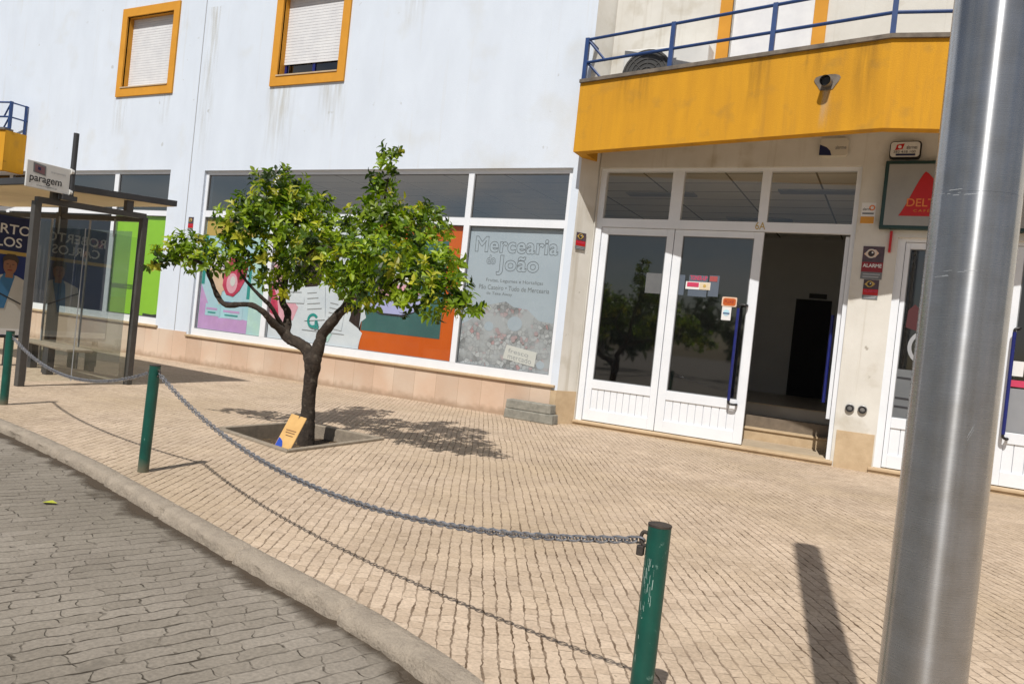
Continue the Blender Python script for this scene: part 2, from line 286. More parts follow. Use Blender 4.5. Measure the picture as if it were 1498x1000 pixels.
def fruit_mat():
    m = bpy.data.materials.new('grey_fruit_drawing'); m.use_nodes = True
    nt = m.node_tree; N = nt.nodes; L = nt.links; b = N['Principled BSDF']; b.inputs['Roughness'].default_value = 0.5
    g = N.new('ShaderNodeNewGeometry')
    def mixn(f, a, c, mode='MIX'):
        n = N.new('ShaderNodeMix'); n.data_type = 'RGBA'; n.blend_type = mode
        if isinstance(f, float): n.inputs['Factor'].default_value = f
        else: L.new(f, n.inputs['Factor'])
        for s, v in (('A', a), ('B', c)):
            if isinstance(v, tuple): n.inputs[s].default_value = (*v, 1)
            else: L.new(v, n.inputs[s])
        return n.outputs['Result']
    def rng(v, a, c, d=0.0, e=1.0):
        n = N.new('ShaderNodeMapRange'); n.inputs['From Min'].default_value = a; n.inputs['From Max'].default_value = c
        n.inputs['To Min'].default_value = d; n.inputs['To Max'].default_value = e; L.new(v, n.inputs['Value']); return n.outputs['Result']
    vo = N.new('ShaderNodeTexVoronoi'); vo.feature = 'F1'; vo.inputs['Scale'].default_value = 15; vo.inputs['Randomness'].default_value = 0.9
    L.new(g.outputs['Position'], vo.inputs['Vector'])
    ve = N.new('ShaderNodeTexVoronoi'); ve.feature = 'DISTANCE_TO_EDGE'; ve.inputs['Scale'].default_value = 15; ve.inputs['Randomness'].default_value = 0.9
    L.new(g.outputs['Position'], ve.inputs['Vector'])
    vs = N.new('ShaderNodeTexVoronoi'); vs.feature = 'DISTANCE_TO_EDGE'; vs.inputs['Scale'].default_value = 34
    L.new(g.outputs['Position'], vs.inputs['Vector'])
    n1 = N.new('ShaderNodeTexNoise'); n1.inputs['Scale'].default_value = 3.0; n1.inputs['Detail'].default_value = 5; L.new(g.outputs['Position'], n1.inputs['Vector'])
    sep = N.new('ShaderNodeSeparateColor'); L.new(vo.outputs['Color'], sep.inputs[0])
    c = mixn(rng(sep.outputs['Red'], 0, 1), (0.20, 0.205, 0.215), (0.54, 0.56, 0.59))
    c = mixn(rng(sep.outputs['Green'], 0.86, 0.90), c, (0.50, 0.30, 0.31))
    c = mixn(rng(vo.outputs['Distance'], 0.0, 0.09, 0.35, 0.0), c, (0.6, 0.62, 0.64))
    c = mixn(rng(ve.outputs['Distance'], 0.0, 0.12, 0.7, 0.0), c, (0.10, 0.10, 0.11))
    c = mixn(rng(vs.outputs['Distance'], 0.0, 0.08, 0.5, 0.0), c, (0.16, 0.16, 0.17))
    c = mixn(rng(n1.outputs['Fac'], 0.40, 0.62), c, (0.40, 0.42, 0.45))
    L.new(c, b.inputs['Base Color'])
    return m
M['softgrey'] = pmat('soft_grey_print', (0.46, 0.48, 0.51), (0.30, 0.31, 0.33), scale=14, rough=0.5)
M['fruit'] = fruit_mat()

def leaf_mat():
    m = bpy.data.materials.new('glossy_leaf'); m.use_nodes = True
    nt = m.node_tree; N = nt.nodes; L = nt.links; b = N['Principled BSDF']; o = N['Material Output']
    b.inputs['Roughness'].default_value = 0.42; b.inputs['Specular IOR Level'].default_value = 0.45
    a = N.new('ShaderNodeAttribute'); a.attribute_name = 'leafcol'
    L.new(a.outputs['Color'], b.inputs['Base Color'])
    t = N.new('ShaderNodeBsdfTranslucent')
    mu = N.new('ShaderNodeMix'); mu.data_type = 'RGBA'; mu.blend_type = 'MULTIPLY'; mu.inputs['Factor'].default_value = 1; mu.inputs['B'].default_value = (1.5, 1.7, 0.5, 1)
    L.new(a.outputs['Color'], mu.inputs['A']); L.new(mu.outputs['Result'], t.inputs['Color'])
    mx = N.new('ShaderNodeMixShader'); mx.inputs[0].default_value = 0.36
    L.new(b.outputs[0], mx.inputs[1]); L.new(t.outputs[0], mx.inputs[2]); L.new(mx.outputs[0], o.inputs['Surface'])
    return m
M['leaf'] = leaf_mat()
M['bark'] = pmat('dark_bark', (0.050, 0.036, 0.026), (0.022, 0.016, 0.012), scale=22, rough=0.95, bump=1.0, bscale=45, c3=(0.085, 0.07, 0.055), c3scale=18, c3lo=0.58, c3hi=0.7)

def ceiling_mat():
    m = pmat('ceiling_tiles', (0.84, 0.82, 0.76), (0.80, 0.78, 0.72), scale=1.2, rough=0.9)
    nt = m.node_tree; N = nt.nodes; L = nt.links; b = N['Principled BSDF']
    src = b.inputs['Base Color'].links[0].from_socket
    g = N.new('ShaderNodeNewGeometry')
    br = N.new('ShaderNodeTexBrick'); br.offset = 0; br.inputs['Scale'].default_value = 1; br.inputs['Brick Width'].default_value = 1.25; br.inputs['Row Height'].default_value = 0.62
    br.inputs['Mortar Size'].default_value = 0.014; br.inputs['Mortar Smooth'].default_value = 0
    L.new(g.outputs['Position'], br.inputs['Vector'])
    mx = N.new('ShaderNodeMix'); mx.data_type = 'RGBA'; mx.inputs['B'].default_value = (0.2, 0.19, 0.16, 1)
    L.new(br.outputs['Fac'], mx.inputs['Factor']); L.new(src, mx.inputs['A']); L.new(mx.outputs['Result'], b.inputs['Base Color'])
    return m
M['ceiling'] = ceiling_mat()

# ------------------------------------------------------------------ mesh helpers
class MB:
    def __init__(s): s.v = []; s.f = []
    def quad(s, a, b, c, d):
        n = len(s.v); s.v += [a, b, c, d]; s.f.append((n, n + 1, n + 2, n + 3)); return s
    def poly(s, pts):
        n = len(s.v); s.v += list(pts); s.f.append(tuple(range(n, n + len(pts)))); return s
    def box(s, x0, x1, y0, y1, z0, z1):
        n = len(s.v)
        s.v += [(x0, y0, z0), (x1, y0, z0), (x1, y1, z0), (x0, y1, z0), (x0, y0, z1), (x1, y0, z1), (x1, y1, z1), (x0, y1, z1)]
        for f in ((0, 3, 2, 1), (4, 5, 6, 7), (0, 1, 5, 4), (1, 2, 6, 5), (2, 3, 7, 6), (3, 0, 4, 7)): s.f.append(tuple(n + i for i in f))
        return s
    def hexa(s, lo, hi):   # two matching quads
        n = len(s.v); s.v += list(lo) + list(hi)
        for f in ((0, 3, 2, 1), (4, 5, 6, 7), (0, 1, 5, 4), (1, 2, 6, 5), (2, 3, 7, 6), (3, 0, 4, 7)): s.f.append(tuple(n + i for i in f))
        return s
    def prism_z(s, pts, z0, z1):
        n = len(s.v); k = len(pts)
        s.v += [(x, y, z0) for x, y in pts] + [(x, y, z1) for x, y in pts]
        s.f.append(tuple(n + i for i in reversed(range(k)))); s.f.append(tuple(n + k + i for i in range(k)))
        for i in range(k): s.f.append((n + i, n + (i + 1) % k, n + k + (i + 1) % k, n + k + i))
        return s
    def plate(s, pts, y, t=0.002):   # polygon in the XZ plane, front face towards -Y
        n = len(s.v); k = len(pts)
        s.v += [(x, y - t, z) for x, z in pts] + [(x, y, z) for x, z in pts]
        s.f.append(tuple(n + i for i in range(k))); s.f.append(tuple(n + k + i for i in reversed(range(k))))
        for i in range(k): s.f.append((n + i, n + k + i, n + k + (i + 1) % k, n + (i + 1) % k))
        return s
    def tube(s, pts, rad, seg=10, cap=True):
        pts = [Vector(p) for p in pts]; rad = rad if isinstance(rad, (list, tuple)) else [rad] * len(pts)
        n0 = len(s.v); up = None; K = len(pts)
        for i, p in enumerate(pts):
            d = (pts[min(i + 1, K - 1)] - pts[max(i - 1, 0)]).normalized()
            if up is None:
                up = Vector((0, 0, 1)) if abs(d.z) < 0.9 else Vector((1, 0, 0))
            a = d.cross(up)
            a = a.normalized() if a.length > 1e-6 else d.orthogonal().normalized()
            b = a.cross(d).normalized(); up = b
            for j in range(seg):
                t = 2 * PI * j / seg
                s.v.append(tuple(p + (a * math.cos(t) + b * math.sin(t)) * rad[i]))
        for i in range(K - 1):
            for j in range(seg):
                s.f.append((n0 + i * seg + j, n0 + i * seg + (j + 1) % seg, n0 + (i + 1) * seg + (j + 1) % seg, n0 + (i + 1) * seg + j))
        if cap:
            s.f.append(tuple(n0 + j for j in reversed(range(seg)))); s.f.append(tuple(n0 + (K - 1) * seg + j for j in range(seg)))
        return s
    def bar(s, a, b, w, h=None):
        return s.tube([a, b], [w * 0.7071] * 2, 4)
    def disc(s, c, r, y, t=0.01, seg=24, rz=None):
        return s.plate([(c[0] + r * math.cos(2 * PI * i / seg), c[1] + (rz or r) * math.sin(2 * PI * i / seg)) for i in range(seg)], y, t)
    def ring(s, c, r0, r1, y, t=0.004, seg=28, a0=0, a1=2 * PI):
        for i in range(seg):
            t0 = a0 + (a1 - a0) * i / seg; t1 = a0 + (a1 - a0) * (i + 1) / seg
            s.plate([(c[0] + r0 * math.cos(t0), c[1] + r0 * math.sin(t0)), (c[0] + r1 * math.cos(t0), c[1] + r1 * math.sin(t0)),
                     (c[0] + r1 * math.cos(t1), c[1] + r1 * math.sin(t1)), (c[0] + r0 * math.cos(t1), c[1] + r0 * math.sin(t1))], y, t)
        return s
    def build(s, name, mat, parent=None, smooth=False, bevel=0.0):
        me = bpy.data.meshes.new(name); me.from_pydata([tuple(v) for v in s.v], [], s.f); me.update()
        bm = bmesh.new(); bm.from_mesh(me)
        bmesh.ops.recalc_face_normals(bm, faces=bm.faces); bm.to_mesh(me); bm.free()
        for m in (mat if isinstance(mat, list) else [mat]): me.materials.append(M[m] if isinstance(m, str) else m)
        if smooth:
            for p in me.polygons: p.use_smooth = True
            me.set_sharp_from_angle(angle=R(50))
        o = bpy.data.objects.new(name, me); C.objects.link(o)
        if parent is not None:
            o.parent = parent; o.matrix_parent_inverse = Matrix.Translation(-wloc(parent))
        if bevel:
            b = o.modifiers.new('Bevel', 'BEVEL'); b.width = bevel; b.segments = 2; b.limit_method = 'ANGLE'
        return o

def wloc(o):
    v = Vector((0, 0, 0))
    if o.type == 'EMPTY': v = Vector(o.location)
    return v
def tag(o, label=None, cat=None, group=None, kind=None):
    if label: o['label'] = label
    if cat: o['category'] = cat
    if group: o['group'] = group
    if kind: o['kind'] = kind
    return o
def thing(name, loc, label, cat, group=None):
    o = bpy.data.objects.new(name, None); C.objects.link(o); o.location = loc; o.empty_display_size = 0.2
    return tag(o, label, cat, group)

def text_mesh(body, offset=0.0, spacing=1.0, outline=0.0):
    k = (body, offset, spacing)
    cu = bpy.data.curves.new('letters', 'FONT'); cu.body = body; cu.size = 1.0; cu.offset = offset; cu.space_character = spacing
    cu.resolution_u = 4; cu.extrude = 0.0
    if outline: cu.fill_mode = 'NONE'; cu.bevel_depth = outline; cu.bevel_resolution = 0
    o = bpy.data.objects.new('letters', cu); C.objects.link(o)
    dg = bpy.context.evaluated_depsgraph_get(); dg.update()
    me = bpy.data.meshes.new_from_object(o.evaluated_get(dg))
    vs = [tuple(v.co) for v in me.vertices]; fs = [tuple(p.vertices) for p in me.polygons]
    bpy.data.objects.remove(o); bpy.data.curves.remove(cu); bpy.data.meshes.remove(me)
    return vs, fs
def text(name, body, a0, a1, z0, z1, at, mat, parent=None, plane='front', offset=0.0, spacing=1.0, shear=0.0, ref=None, outline=0.0):
    """letters fitted into a rectangle of a wall plane; plane 'front' faces -Y (a = x), 'side' faces +X (a = y)"""
    vs, fs = text_mesh(body, offset, spacing, outline)
    rv = vs if ref is None else ref
    x0 = min(v[0] for v in rv); x1 = max(v[0] for v in rv); y0 = min(v[1] for v in rv); y1 = max(v[1] for v in rv)
    mb = MB()
    for v in vs:
        p = a0 + (v[0] - x0) / (x1 - x0) * (a1 - a0); q = z0 + (v[1] - y0) / (y1 - y0) * (z1 - z0)
        q += shear * (p - a0)
        at_ = at - v[2] * 0.02
        mb.v.append((p, at_, q) if plane == 'front' else (at, p, q))
    mb.f = list(fs)
    return mb.build(name, mat, parent)
def P(name, pts, y, mat, parent=None, t=0.002): return MB().plate(pts, y, t).build(name, mat, parent)
def rect(x0, x1, z0, z1): return [(x0, z0), (x1, z0), (x1, z1), (x0, z1)]
def rrect(x0, x1, z0, z1, r, n=4):
    out = []
    for cx, cz, a in ((x1 - r, z1 - r, 0), (x0 + r, z1 - r, PI / 2), (x0 + r, z0 + r, PI), (x1 - r, z0 + r, 1.5 * PI)):
        for i in range(n + 1): out.append((cx + r * math.cos(a + PI / 2 * i / n), cz + r * math.sin(a + PI / 2 * i / n)))
    return out
def side(mb, pts, x, t=0.002):   # polygon in a YZ plane facing +X
    n = len(mb.v); k = len(pts)
    mb.v += [(x + t, y, z) for y, z in pts] + [(x, y, z) for y, z in pts]
    mb.f.append(tuple(n + i for i in range(k))); mb.f.append(tuple(n + k + i for i in reversed(range(k))))
    for i in range(k): mb.f.append((n + i, n + k + i, n + k + (i + 1) % k, n + (i + 1) % k))
    return mb
def SP(name, pts, x, mat, parent=None, t=0.002): return side(MB(), pts, x, t).build(name, mat, parent)
def catmull(pts, n=4):
    out = []
    for i in range(len(pts) - 1):
        p0 = Vector(pts[max(i - 1, 0)]); p1 = Vector(pts[i]); p2 = Vector(pts[i + 1]); p3 = Vector(pts[min(i + 2, len(pts) - 1)])
        for j in range(n):
            t = j / n
            out.append(0.5 * ((2 * p1) + (p2 - p0) * t + (2 * p0 - 5 * p1 + 4 * p2 - p3) * t * t + (3 * p1 - p0 - 3 * p2 + p3) * t ** 3))
    out.append(Vector(pts[-1])); return out

# ------------------------------------------------------------------ setting: pavement, road, kerb
FW, DY, PW = 10.38, 10.75, 10.66
kin = [(-40, 9.6), (-30, 7.6), (-20, 5.95), (-12, 4.75), (-7.32, 4.01), (-5.42, 3.64), (-4.49, 3.40), (-3.69, 3.18), (-2.85, 2.95), (-2.33, 2.82), (-1.71, 2.64), (-1.18, 2.42), (-0.86, 2.12), (-0.66, 1.7), (-0.55, 1.1), (-0.5, 0.0), (-0.5, -3.0)]
pit = [(-6.03, 5.40), (-4.79, 5.10), (-4.80, 6.56), (-5.99, 6.56)]
def inset(poly, d):
    c = Vector((sum(p[0] for p in poly) / 4, sum(p[1] for p in poly) / 4)); out = []
    for i in range(4):
        p = Vector(poly[i]); a = (Vector(poly[i - 1]) - p).normalized(); b = (Vector(poly[(i + 1) % 4]) - p).normalized()
        sn = abs(a.x * b.y - a.y * b.x); out.append(tuple(p + (a + b) * d / sn))
    return out
pit_in = inset(pit, 0.062)
bm = bmesh.new()
outer = [bm.verts.new((x, y, 0)) for x, y in kin] + [bm.verts.new(p) for p in ((16, -3, 0), (16, 12.4, 0), (-40, 12.4, 0))]
hole = [bm.verts.new((x, y, 0)) for x, y in inset(pit, 0.01)]
ed = [bm.edges.new((outer[i], outer[(i + 1) % len(outer)])) for i in range(len(outer))] + [bm.edges.new((hole[i], hole[(i + 1) % 4])) for i in range(4)]
bmesh.ops.triangle_fill(bm, edges=ed, use_beauty=True)
bmesh.ops.recalc_face_normals(bm, faces=bm.faces)
for f in bm.faces:
    if f.normal.z < 0: f.normal_flip()
me = bpy.data.meshes.new('pavement'); bm.to_mesh(me); bm.free(); me.materials.append(M['paving'])
o = bpy.data.objects.new('pavement', me); C.objects.link(o); tag(o, kind='structure')
# the road sheet reaches the horizon; it stops under the kerb so the tree pit stays open
bm = bmesh.new()
big = [bm.verts.new((x, y, -0.065)) for x, y in ((-150, -150), (150, -150), (150, 150), (-150, 150))]
gap = [bm.verts.new((x, y + 0.03, -0.065)) for x, y in kin] + [bm.verts.new((x, y, -0.065)) for x, y in ((15.9, -2.9), (15.9, 12.3), (-39.9, 12.3))]
ed = [bm.edges.new((l[i], l[(i + 1) % len(l)])) for l in (big, gap) for i in range(len(l))]
bmesh.ops.triangle_fill(bm, edges=ed, use_beauty=True)
bmesh.ops.recalc_face_normals(bm, faces=bm.faces)
for f in bm.faces:
    if f.normal.z < 0: f.normal_flip()
me = bpy.data.meshes.new('road'); bm.to_mesh(me); bm.free(); me.materials.append(M['road'])
o = bpy.data.objects.new('road', me); C.objects.link(o); tag(o, kind='structure')
# kerb: rounded, slightly uneven stones
kb = MB()
pi_ = catmull([(x, y, 0) for x, y in kin], 40)
def resample(pts, step):
    out = [pts[0]]; need = step
    for a, b in zip(pts[:-1], pts[1:]):
        L_ = (b - a).length; pos = 0.0
        while L_ - pos >= need:
            pos += need; out.append(a.lerp(b, pos / L_)); need = step
        need -= L_ - pos
    return out
pi_ = resample(pi_, 0.035)
prof = [(0.0, 0.003), (0.05, 0.008), (0.35, 0.009), (0.66, 0.007), (0.84, 0.001), (0.94, -0.012), (0.99, -0.030), (1.02, -0.055), (1.03, -0.10)]
K = len(prof)
for i, p0 in enumerate(pi_):
    d = (pi_[min(i + 1, len(pi_) - 1)] - pi_[max(i - 1, 0)]).normalized(); nx, ny = d.y, -d.x
    ph = (i * 0.035) % 0.94; jt = 1.0 if ph < 0.035 else 0.0
    st_ = math.floor(i * 0.035 / 0.94); sh_ = math.sin(st_ * 12.9) * 0.006
    for j, (t, z) in enumerate(prof):
        x = p0.x + nx * 0.118 * t; y = p0.y + ny * 0.118 * t
        n1 = mnoise.noise(Vector((x * 4, y * 4, j * .4))); n2 = mnoise.noise(Vector((x * 15, y * 15, j * .9))); n3 = mnoise.noise(Vector((x * 40, y * 40, j * 2.0)))
        k = 0.0 if j == 0 else (1.6 if j >= 4 else 0.7)
        o_ = k * (0.006 * n1 + 0.006 * n2 + 0.003 * n3) - jt * 0.020 * (j > 2) + sh_ * (j > 3)
        kb.v.append((x + nx * o_, y + ny * o_, z + (0.004 * n1 + 0.0035 * n2 + 0.0015 * n3 if j else 0) - jt * 0.017 * (j > 0)))
for i in range(len(pi_) - 1):
    for j in range(K - 1):
        a = i * K + j; kb.f.append((a, a + 1, a + K + 1, a + K))
tag(kb.build('kerb', 'kerb', smooth=True), kind='structure')
gd = MB(); base_ = 1.03 * 0.118
dm = bpy.data.materials.new('gutter_dirt'); dm.use_nodes = True
_N = dm.node_tree.nodes; _L = dm.node_tree.links; _b = _N['Principled BSDF']; _b.inputs['Base Color'].default_value = (0.07, 0.05, 0.032, 1); _b.inputs['Roughness'].default_value = 1
_g = _N.new('ShaderNodeNewGeometry'); _n = _N.new('ShaderNodeTexNoise'); _n.inputs['Scale'].default_value = 5; _n.inputs['Detail'].default_value = 8; _L.new(_g.outputs['Position'], _n.inputs['Vector'])
_a = _N.new('ShaderNodeAttribute'); _a.attribute_name = 'edge'
_s = _N.new('ShaderNodeMath'); _s.operation = 'MULTIPLY_ADD'; _s.inputs[1].default_value = 0.55; _L.new(_a.outputs['Fac'], _s.inputs[0]); _L.new(_n.outputs['Fac'], _s.inputs[2])
_r = _N.new('ShaderNodeMapRange'); _r.inputs['From Min'].default_value = 0.66; _r.inputs['From Max'].default_value = 0.95; _r.inputs['To Max'].default_value = 0.85; _L.new(_s.outputs[0], _r.inputs['Value']); _L.new(_r.outputs['Result'], _b.inputs['Alpha'])
ew = []
for i, p0 in enumerate(pi_):
    d = (pi_[min(i + 1, len(pi_) - 1)] - pi_[max(i - 1, 0)]).normalized(); nx, ny = d.y, -d.x
    for t, e in ((-0.02, 1.0), (0.03, 0.75), (0.09, 0.35), (0.20, 0.0)):
        gd.v.append((p0.x + nx * (base_ + t), p0.y + ny * (base_ + t), -0.061)); ew.append(e)
for i in range(len(pi_) - 1):
    for j in range(3):
        a = i * 4 + j; gd.f.append((a, a + 1, a + 5, a + 4))
M['gutter'] = dm
go = gd.build('gutter_dirt', 'gutter')
ga = go.data.attributes.new('edge', 'FLOAT', 'POINT'); ga.data.foreach_set('value', ew)
tag(go, 'dark dirt gathered in the gutter along the kerb', 'dirt', kind='stuff')
# soil in the tree pit
so = MB(); n = 14
ring = pit_in
for i in range(n + 1):
    for j in range(n + 1):
        a = Vector(ring[0]).lerp(Vector(ring[1]), i / n); b = Vector(ring[3]).lerp(Vector(ring[2]), i / n); p = a.lerp(b, j / n)
        so.v.append((p.x, p.y, -0.115 + 0.03 * mnoise.noise(Vector((p.x * 5, p.y * 5, 0))) + random.uniform(-.006, .006)))
for i in range(n):
    for j in range(n):
        a = i * (n + 1) + j; so.f.append((a, a + 1, a + n + 2, a + n + 1))
tag(so.build('soil', 'soil', smooth=True), kind='structure')
# four edging stones around the pit
tp = thing('tree_pit_edging', (-5.4, 5.9, 0), 'grey stone edging framing the square soil pit under the orange tree', 'tree pit')
for i in range(4):
    a, b = pit[i], pit[(i + 1) % 4]; c, d = pit_in[(i + 1) % 4], pit_in[i]
    MB().prism_z([a, b, c, d], -0.16, 0.022 + 0.004 * i).build('edging_stone', 'stone', tp, bevel=0.008)

# ------------------------------------------------------------------ the shop building
B = thing('shop_building', (-8, FW, 0), 'white rendered shop building with yellow balconies, wide shop windows and a pinkish stone plinth', 'building')

def wall_grid(name, xs, zs, holes, y, depth, mat, parent):
    xs = sorted(set(xs + [h[0] for h in holes] + [h[1] for h in holes])); zs = sorted(set(zs + [h[2] for h in holes] + [h[3] for h in holes]))
    def solid(i, j):
        if i < 0 or j < 0 or i >= len(xs) - 1 or j >= len(zs) - 1: return None
        cx = (xs[i] + xs[i + 1]) / 2; cz = (zs[j] + zs[j + 1]) / 2
        return not any(h[0] < cx < h[1] and h[2] < cz < h[3] for h in holes)
    mb = MB()
    for i in range(len(xs) - 1):
        for j in range(len(zs) - 1):
            if not solid(i, j): continue
            x0, x1, z0, z1 = xs[i], xs[i + 1], zs[j], zs[j + 1]
            mb.quad((x0, y, z0), (x1, y, z0), (x1, y, z1), (x0, y, z1)); mb.quad((x0, y + depth, z0), (x0, y + depth, z1), (x1, y + depth, z1), (x1, y + depth, z0))
            for di, dj, q in ((-1, 0, ((x0, z0), (x0, z1))), (1, 0, ((x1, z0), (x1, z1))), (0, -1, ((x0, z0), (x1, z0))), (0, 1, ((x0, z1), (x1, z1)))):
                if solid(i + di, j + dj) is not True:
                    (ax, az), (bx, bz) = q; mb.quad((ax, y, az), (bx, y, bz), (bx, y + depth, bz), (ax, y + depth, az))
    me = bpy.data.meshes.new(name); me.from_pydata(mb.v, [], mb.f); me.update()
    bm = bmesh.new(); bm.from_mesh(me); bmesh.ops.remove_doubles(bm, verts=bm.verts, dist=0.0005); bmesh.ops.recalc_face_normals(bm, faces=bm.faces); bm.to_mesh(me); bm.free()
    me.materials.append(M[mat]); o = bpy.data.objects.new(name, me); C.objects.link(o)
    o.parent = parent; o.matrix_parent_inverse = Matrix.Translation(-wloc(parent)); return o

UP = [(-15.55, -14.05, 5.69, 7.25), (-10.94, -9.46, 5.66, 7.22)]
wall_grid('front_wall', [-40.0, -13.11], [0.0, 10.5], [(-22.0, -13.70, 0.66, 3.91), (-12.68, -4.62, 0.56, 3.885), UP[0], UP[1], (-24.5, -20.5, 5.0, 7.2)][:5], FW, 0.24, 'wall', B) if False else None
wall_grid('front_wall', [-40.0, -13.11, -4.50], [0.0, 10.5], [(-22.0, -13.70, 0.66, 3.91), (-12.68, -4.62, 0.56, 3.885), UP[0], UP[1]], FW, 0.24, 'wall', B)
# wall of the entrance bay, set back, under and behind the balcony
wall_grid('entrance_wall', [-4.30, 16.0], [0.0, 10.5], [(-4.29, -0.64, 0.05, 3.945), (-0.134, 2.45, 0.05, 3.03), (-2.55, -1.45, 4.75, 6.9)], PW, 0.24, 'cream', B)
# oblique reveal between the front wall and the entrance bay
MB().hexa([(-4.50, FW + 0.001, 0), (-4.297, PW + 0.05, 0), (-4.297, PW + 0.24, 0), (-4.52, PW + 0.24, 0)],
          [(-4.50, FW + 0.001, 10.5), (-4.297, PW + 0.05, 10.5), (-4.297, PW + 0.24, 10.5), (-4.52, PW + 0.24, 10.5)]).build('reveal_wall', 'cream', B)
# plinth: slab facing standing 15 mm proud
MB().box(-12.74, -4.60, FW - 0.018, FW + 0.0, 0.0, 0.533).build('plinth', 'plinth', B)
MB().box(-40, -12.742, FW - 0.016, FW + 0.0, 0.0, 0.615).build('plinth', 'plinth', B)
MB().hexa([(-4.598, FW - 0.018, 0), (-4.505, FW - 0.018, 0), (-4.288, PW + 0.012, 0), (-4.40, PW + 0.012, 0)],
          [(-4.598, FW - 0.018, 0.50), (-4.505, FW - 0.018, 0.50), (-4.288, PW + 0.012, 0.50), (-4.40, PW + 0.012, 0.50)]).build('plinth', 'sillstone', B)
MB().box(-0.60, -0.15, PW - 0.016, PW, 0.0, 0.487).build('plinth', 'sillstone', B)
MB().box(2.46, 16, PW - 0.016, PW, 0.0, 0.487).build('plinth', 'sillstone', B)
# joint between the two facade sections
MB().box(-13.118, -13.10, FW - 0.004, FW - 0.0005, 0.62, 10.4).build('wall_joint', 'midgrey', B)

# --- shop windows
def pane(x0, x1, z0, z1, y, mat, parent): return MB().quad((x0, y, z0), (x1, y, z0), (x1, y, z1), (x0, y, z1)).build('glass_pane', mat, parent)
def shop_window(x0, x1, z0, z1, mulls, t0, t1, mat):
    y0, y1 = FW + 0.055, FW + 0.115
    mb = MB(); w = 0.075
    mb.box(x0, x0 + w, y0, y1, z0, z1).box(x1 - w, x1, y0, y1, z0, z1)
    mb.box(x0 + w, x1 - w, y0 + 0.001, y1, z1 - 0.075, z1).box(x0 + w, x1 - w, y0 - 0.001, y1, z0, z0 + 0.15)
    cols = [x0 + w] + [v for m in mulls for v in m] + [x1 - w]
    for a, b in mulls: mb.box(a, b, y0 - 0.004, y1, z0 + 0.15, z1 - 0.075)
    for i in range(0, len(cols), 2):
        mb.box(cols[i], cols[i + 1], y0 + 0.002, y1, t0, t1)
    f = mb.build('shop_window', 'frame', B)
    gb = MB()
    for i in range(0, len(cols), 2):
        pane(cols[i], cols[i + 1], t1, z1 - 0.075, FW + 0.085, 'upperglass', f); pane(cols[i], cols[i + 1], z0 + 0.15, t0, FW + 0.085, mat, f)
        for za, zb in ((t1, z1 - 0.075), (z0 + 0.15, t0)):
            a, b = cols[i], cols[i + 1]; g = 0.012
            gb.box(a, a + g, y0 + 0.012, y0 + 0.026, za, zb).box(b - g, b, y0 + 0.012, y0 + 0.026, za, zb)
            gb.box(a + g, b - g, y0 + 0.012, y0 + 0.026, za, za + g).box(a + g, b - g, y0 + 0.012, y0 + 0.026, zb - g, zb)
    gb.build('glazing_seal', 'frame_groove', f)
    return f
shop_window(-12.68, -4.62, 0.56, 3.885, [(-10.80, -10.67), (-6.49, -6.385)], 2.965, 3.09, 'shopglass')
shop_window(-22.0, -13.70, 0.66, 3.91, [(-19.6, -19.48), (-17.5, -17.4), (-15.56, -15.42)], 2.955, 3.06, 'shopglass')
# sills
MB().box(-12.74, -4.54, FW - 0.055, FW + 0.055, 0.535, 0.575).build('window_sill', 'sillstone', B, bevel=0.008)
MB().box(-22.1, -13.62, FW - 0.055, FW + 0.055, 0.625, 0.672).build('window_sill', 'sillstone', B, bevel=0.008)

# --- first floor windows with ochre surrounds and roller shutters
for k, (x0, x1, z0, z1) in enumerate(UP):
    f = MB()
    w = 0.17
    f.box(x0 - w, x0, FW - 0.035, FW + 0.03, z0 - 0.18, z1 + 0.18).box(x1, x1 + w, FW - 0.035, FW + 0.03, z0 - 0.18, z1 + 0.18)
    f.box(x0, x1, FW - 0.035, FW + 0.03, z1, z1 + 0.18).box(x0, x1, FW - 0.035, FW + 0.03, z0 - 0.18, z0)
    # painted reveals
    f.box(x0, x0 + 0.006, FW + 0.03, FW + 0.16, z0, z1).box(x1 - 0.006, x1, FW + 0.03, FW + 0.16, z0, z1).box(x0 + 0.006, x1 - 0.006, FW + 0.03, FW + 0.16, z1 - 0.006, z1)
    W = f.build('upper_window', 'ochre', B)
    MB().box(x0 - 0.02, x1 + 0.0, FW - 0.05, FW + 0.15, z0, z0 + 0.025).build('sill', 'sillstone', W)
    sh = MB(); zb = z0 + 0.03 if k == 0 else z0 + 0.27
    zz = zb
    while zz < z1 - 0.02:
        sh.box(x0 + 0.006, x1 - 0.006, FW + 0.125, FW + 0.14, zz, min(zz + 0.048, z1 - 0.01)); sh.box(x0 + 0.006, x1 - 0.006, FW + 0.131, FW + 0.14, zz + 0.048, min(zz + 0.055, z1 - 0.01)); zz += 0.055
    sh.build('roller_shutter', 'shutter', W)
    MB().box(x0 + 0.01, x0 + 0.06, FW + 0.145, FW + 0.19, z0 + 0.03, z1).box(x1 - 0.06, x1 - 0.01, FW + 0.145, FW + 0.19, z0 + 0.03, z1).box(x0 + 0.06, x1 - 0.06, FW + 0.145, FW + 0.19, z0 + 0.03, z0 + 0.09).box(-0.03 + (x0 + x1) / 2, 0.03 + (x0 + x1) / 2, FW + 0.146, FW + 0.19, z0 + 0.09, z1).build('sash', 'bluepaint', W)
    pane(x0 + 0.06, x1 - 0.06, z0 + 0.09, z1, FW + 0.167, 'doorglass', W)
    MB().box(x0, x1, FW + 0.26, FW + 0.27, z0, z1).build('dark_backing', 'intdark', W)  # dark sheet painted as the unlit room behind the sash

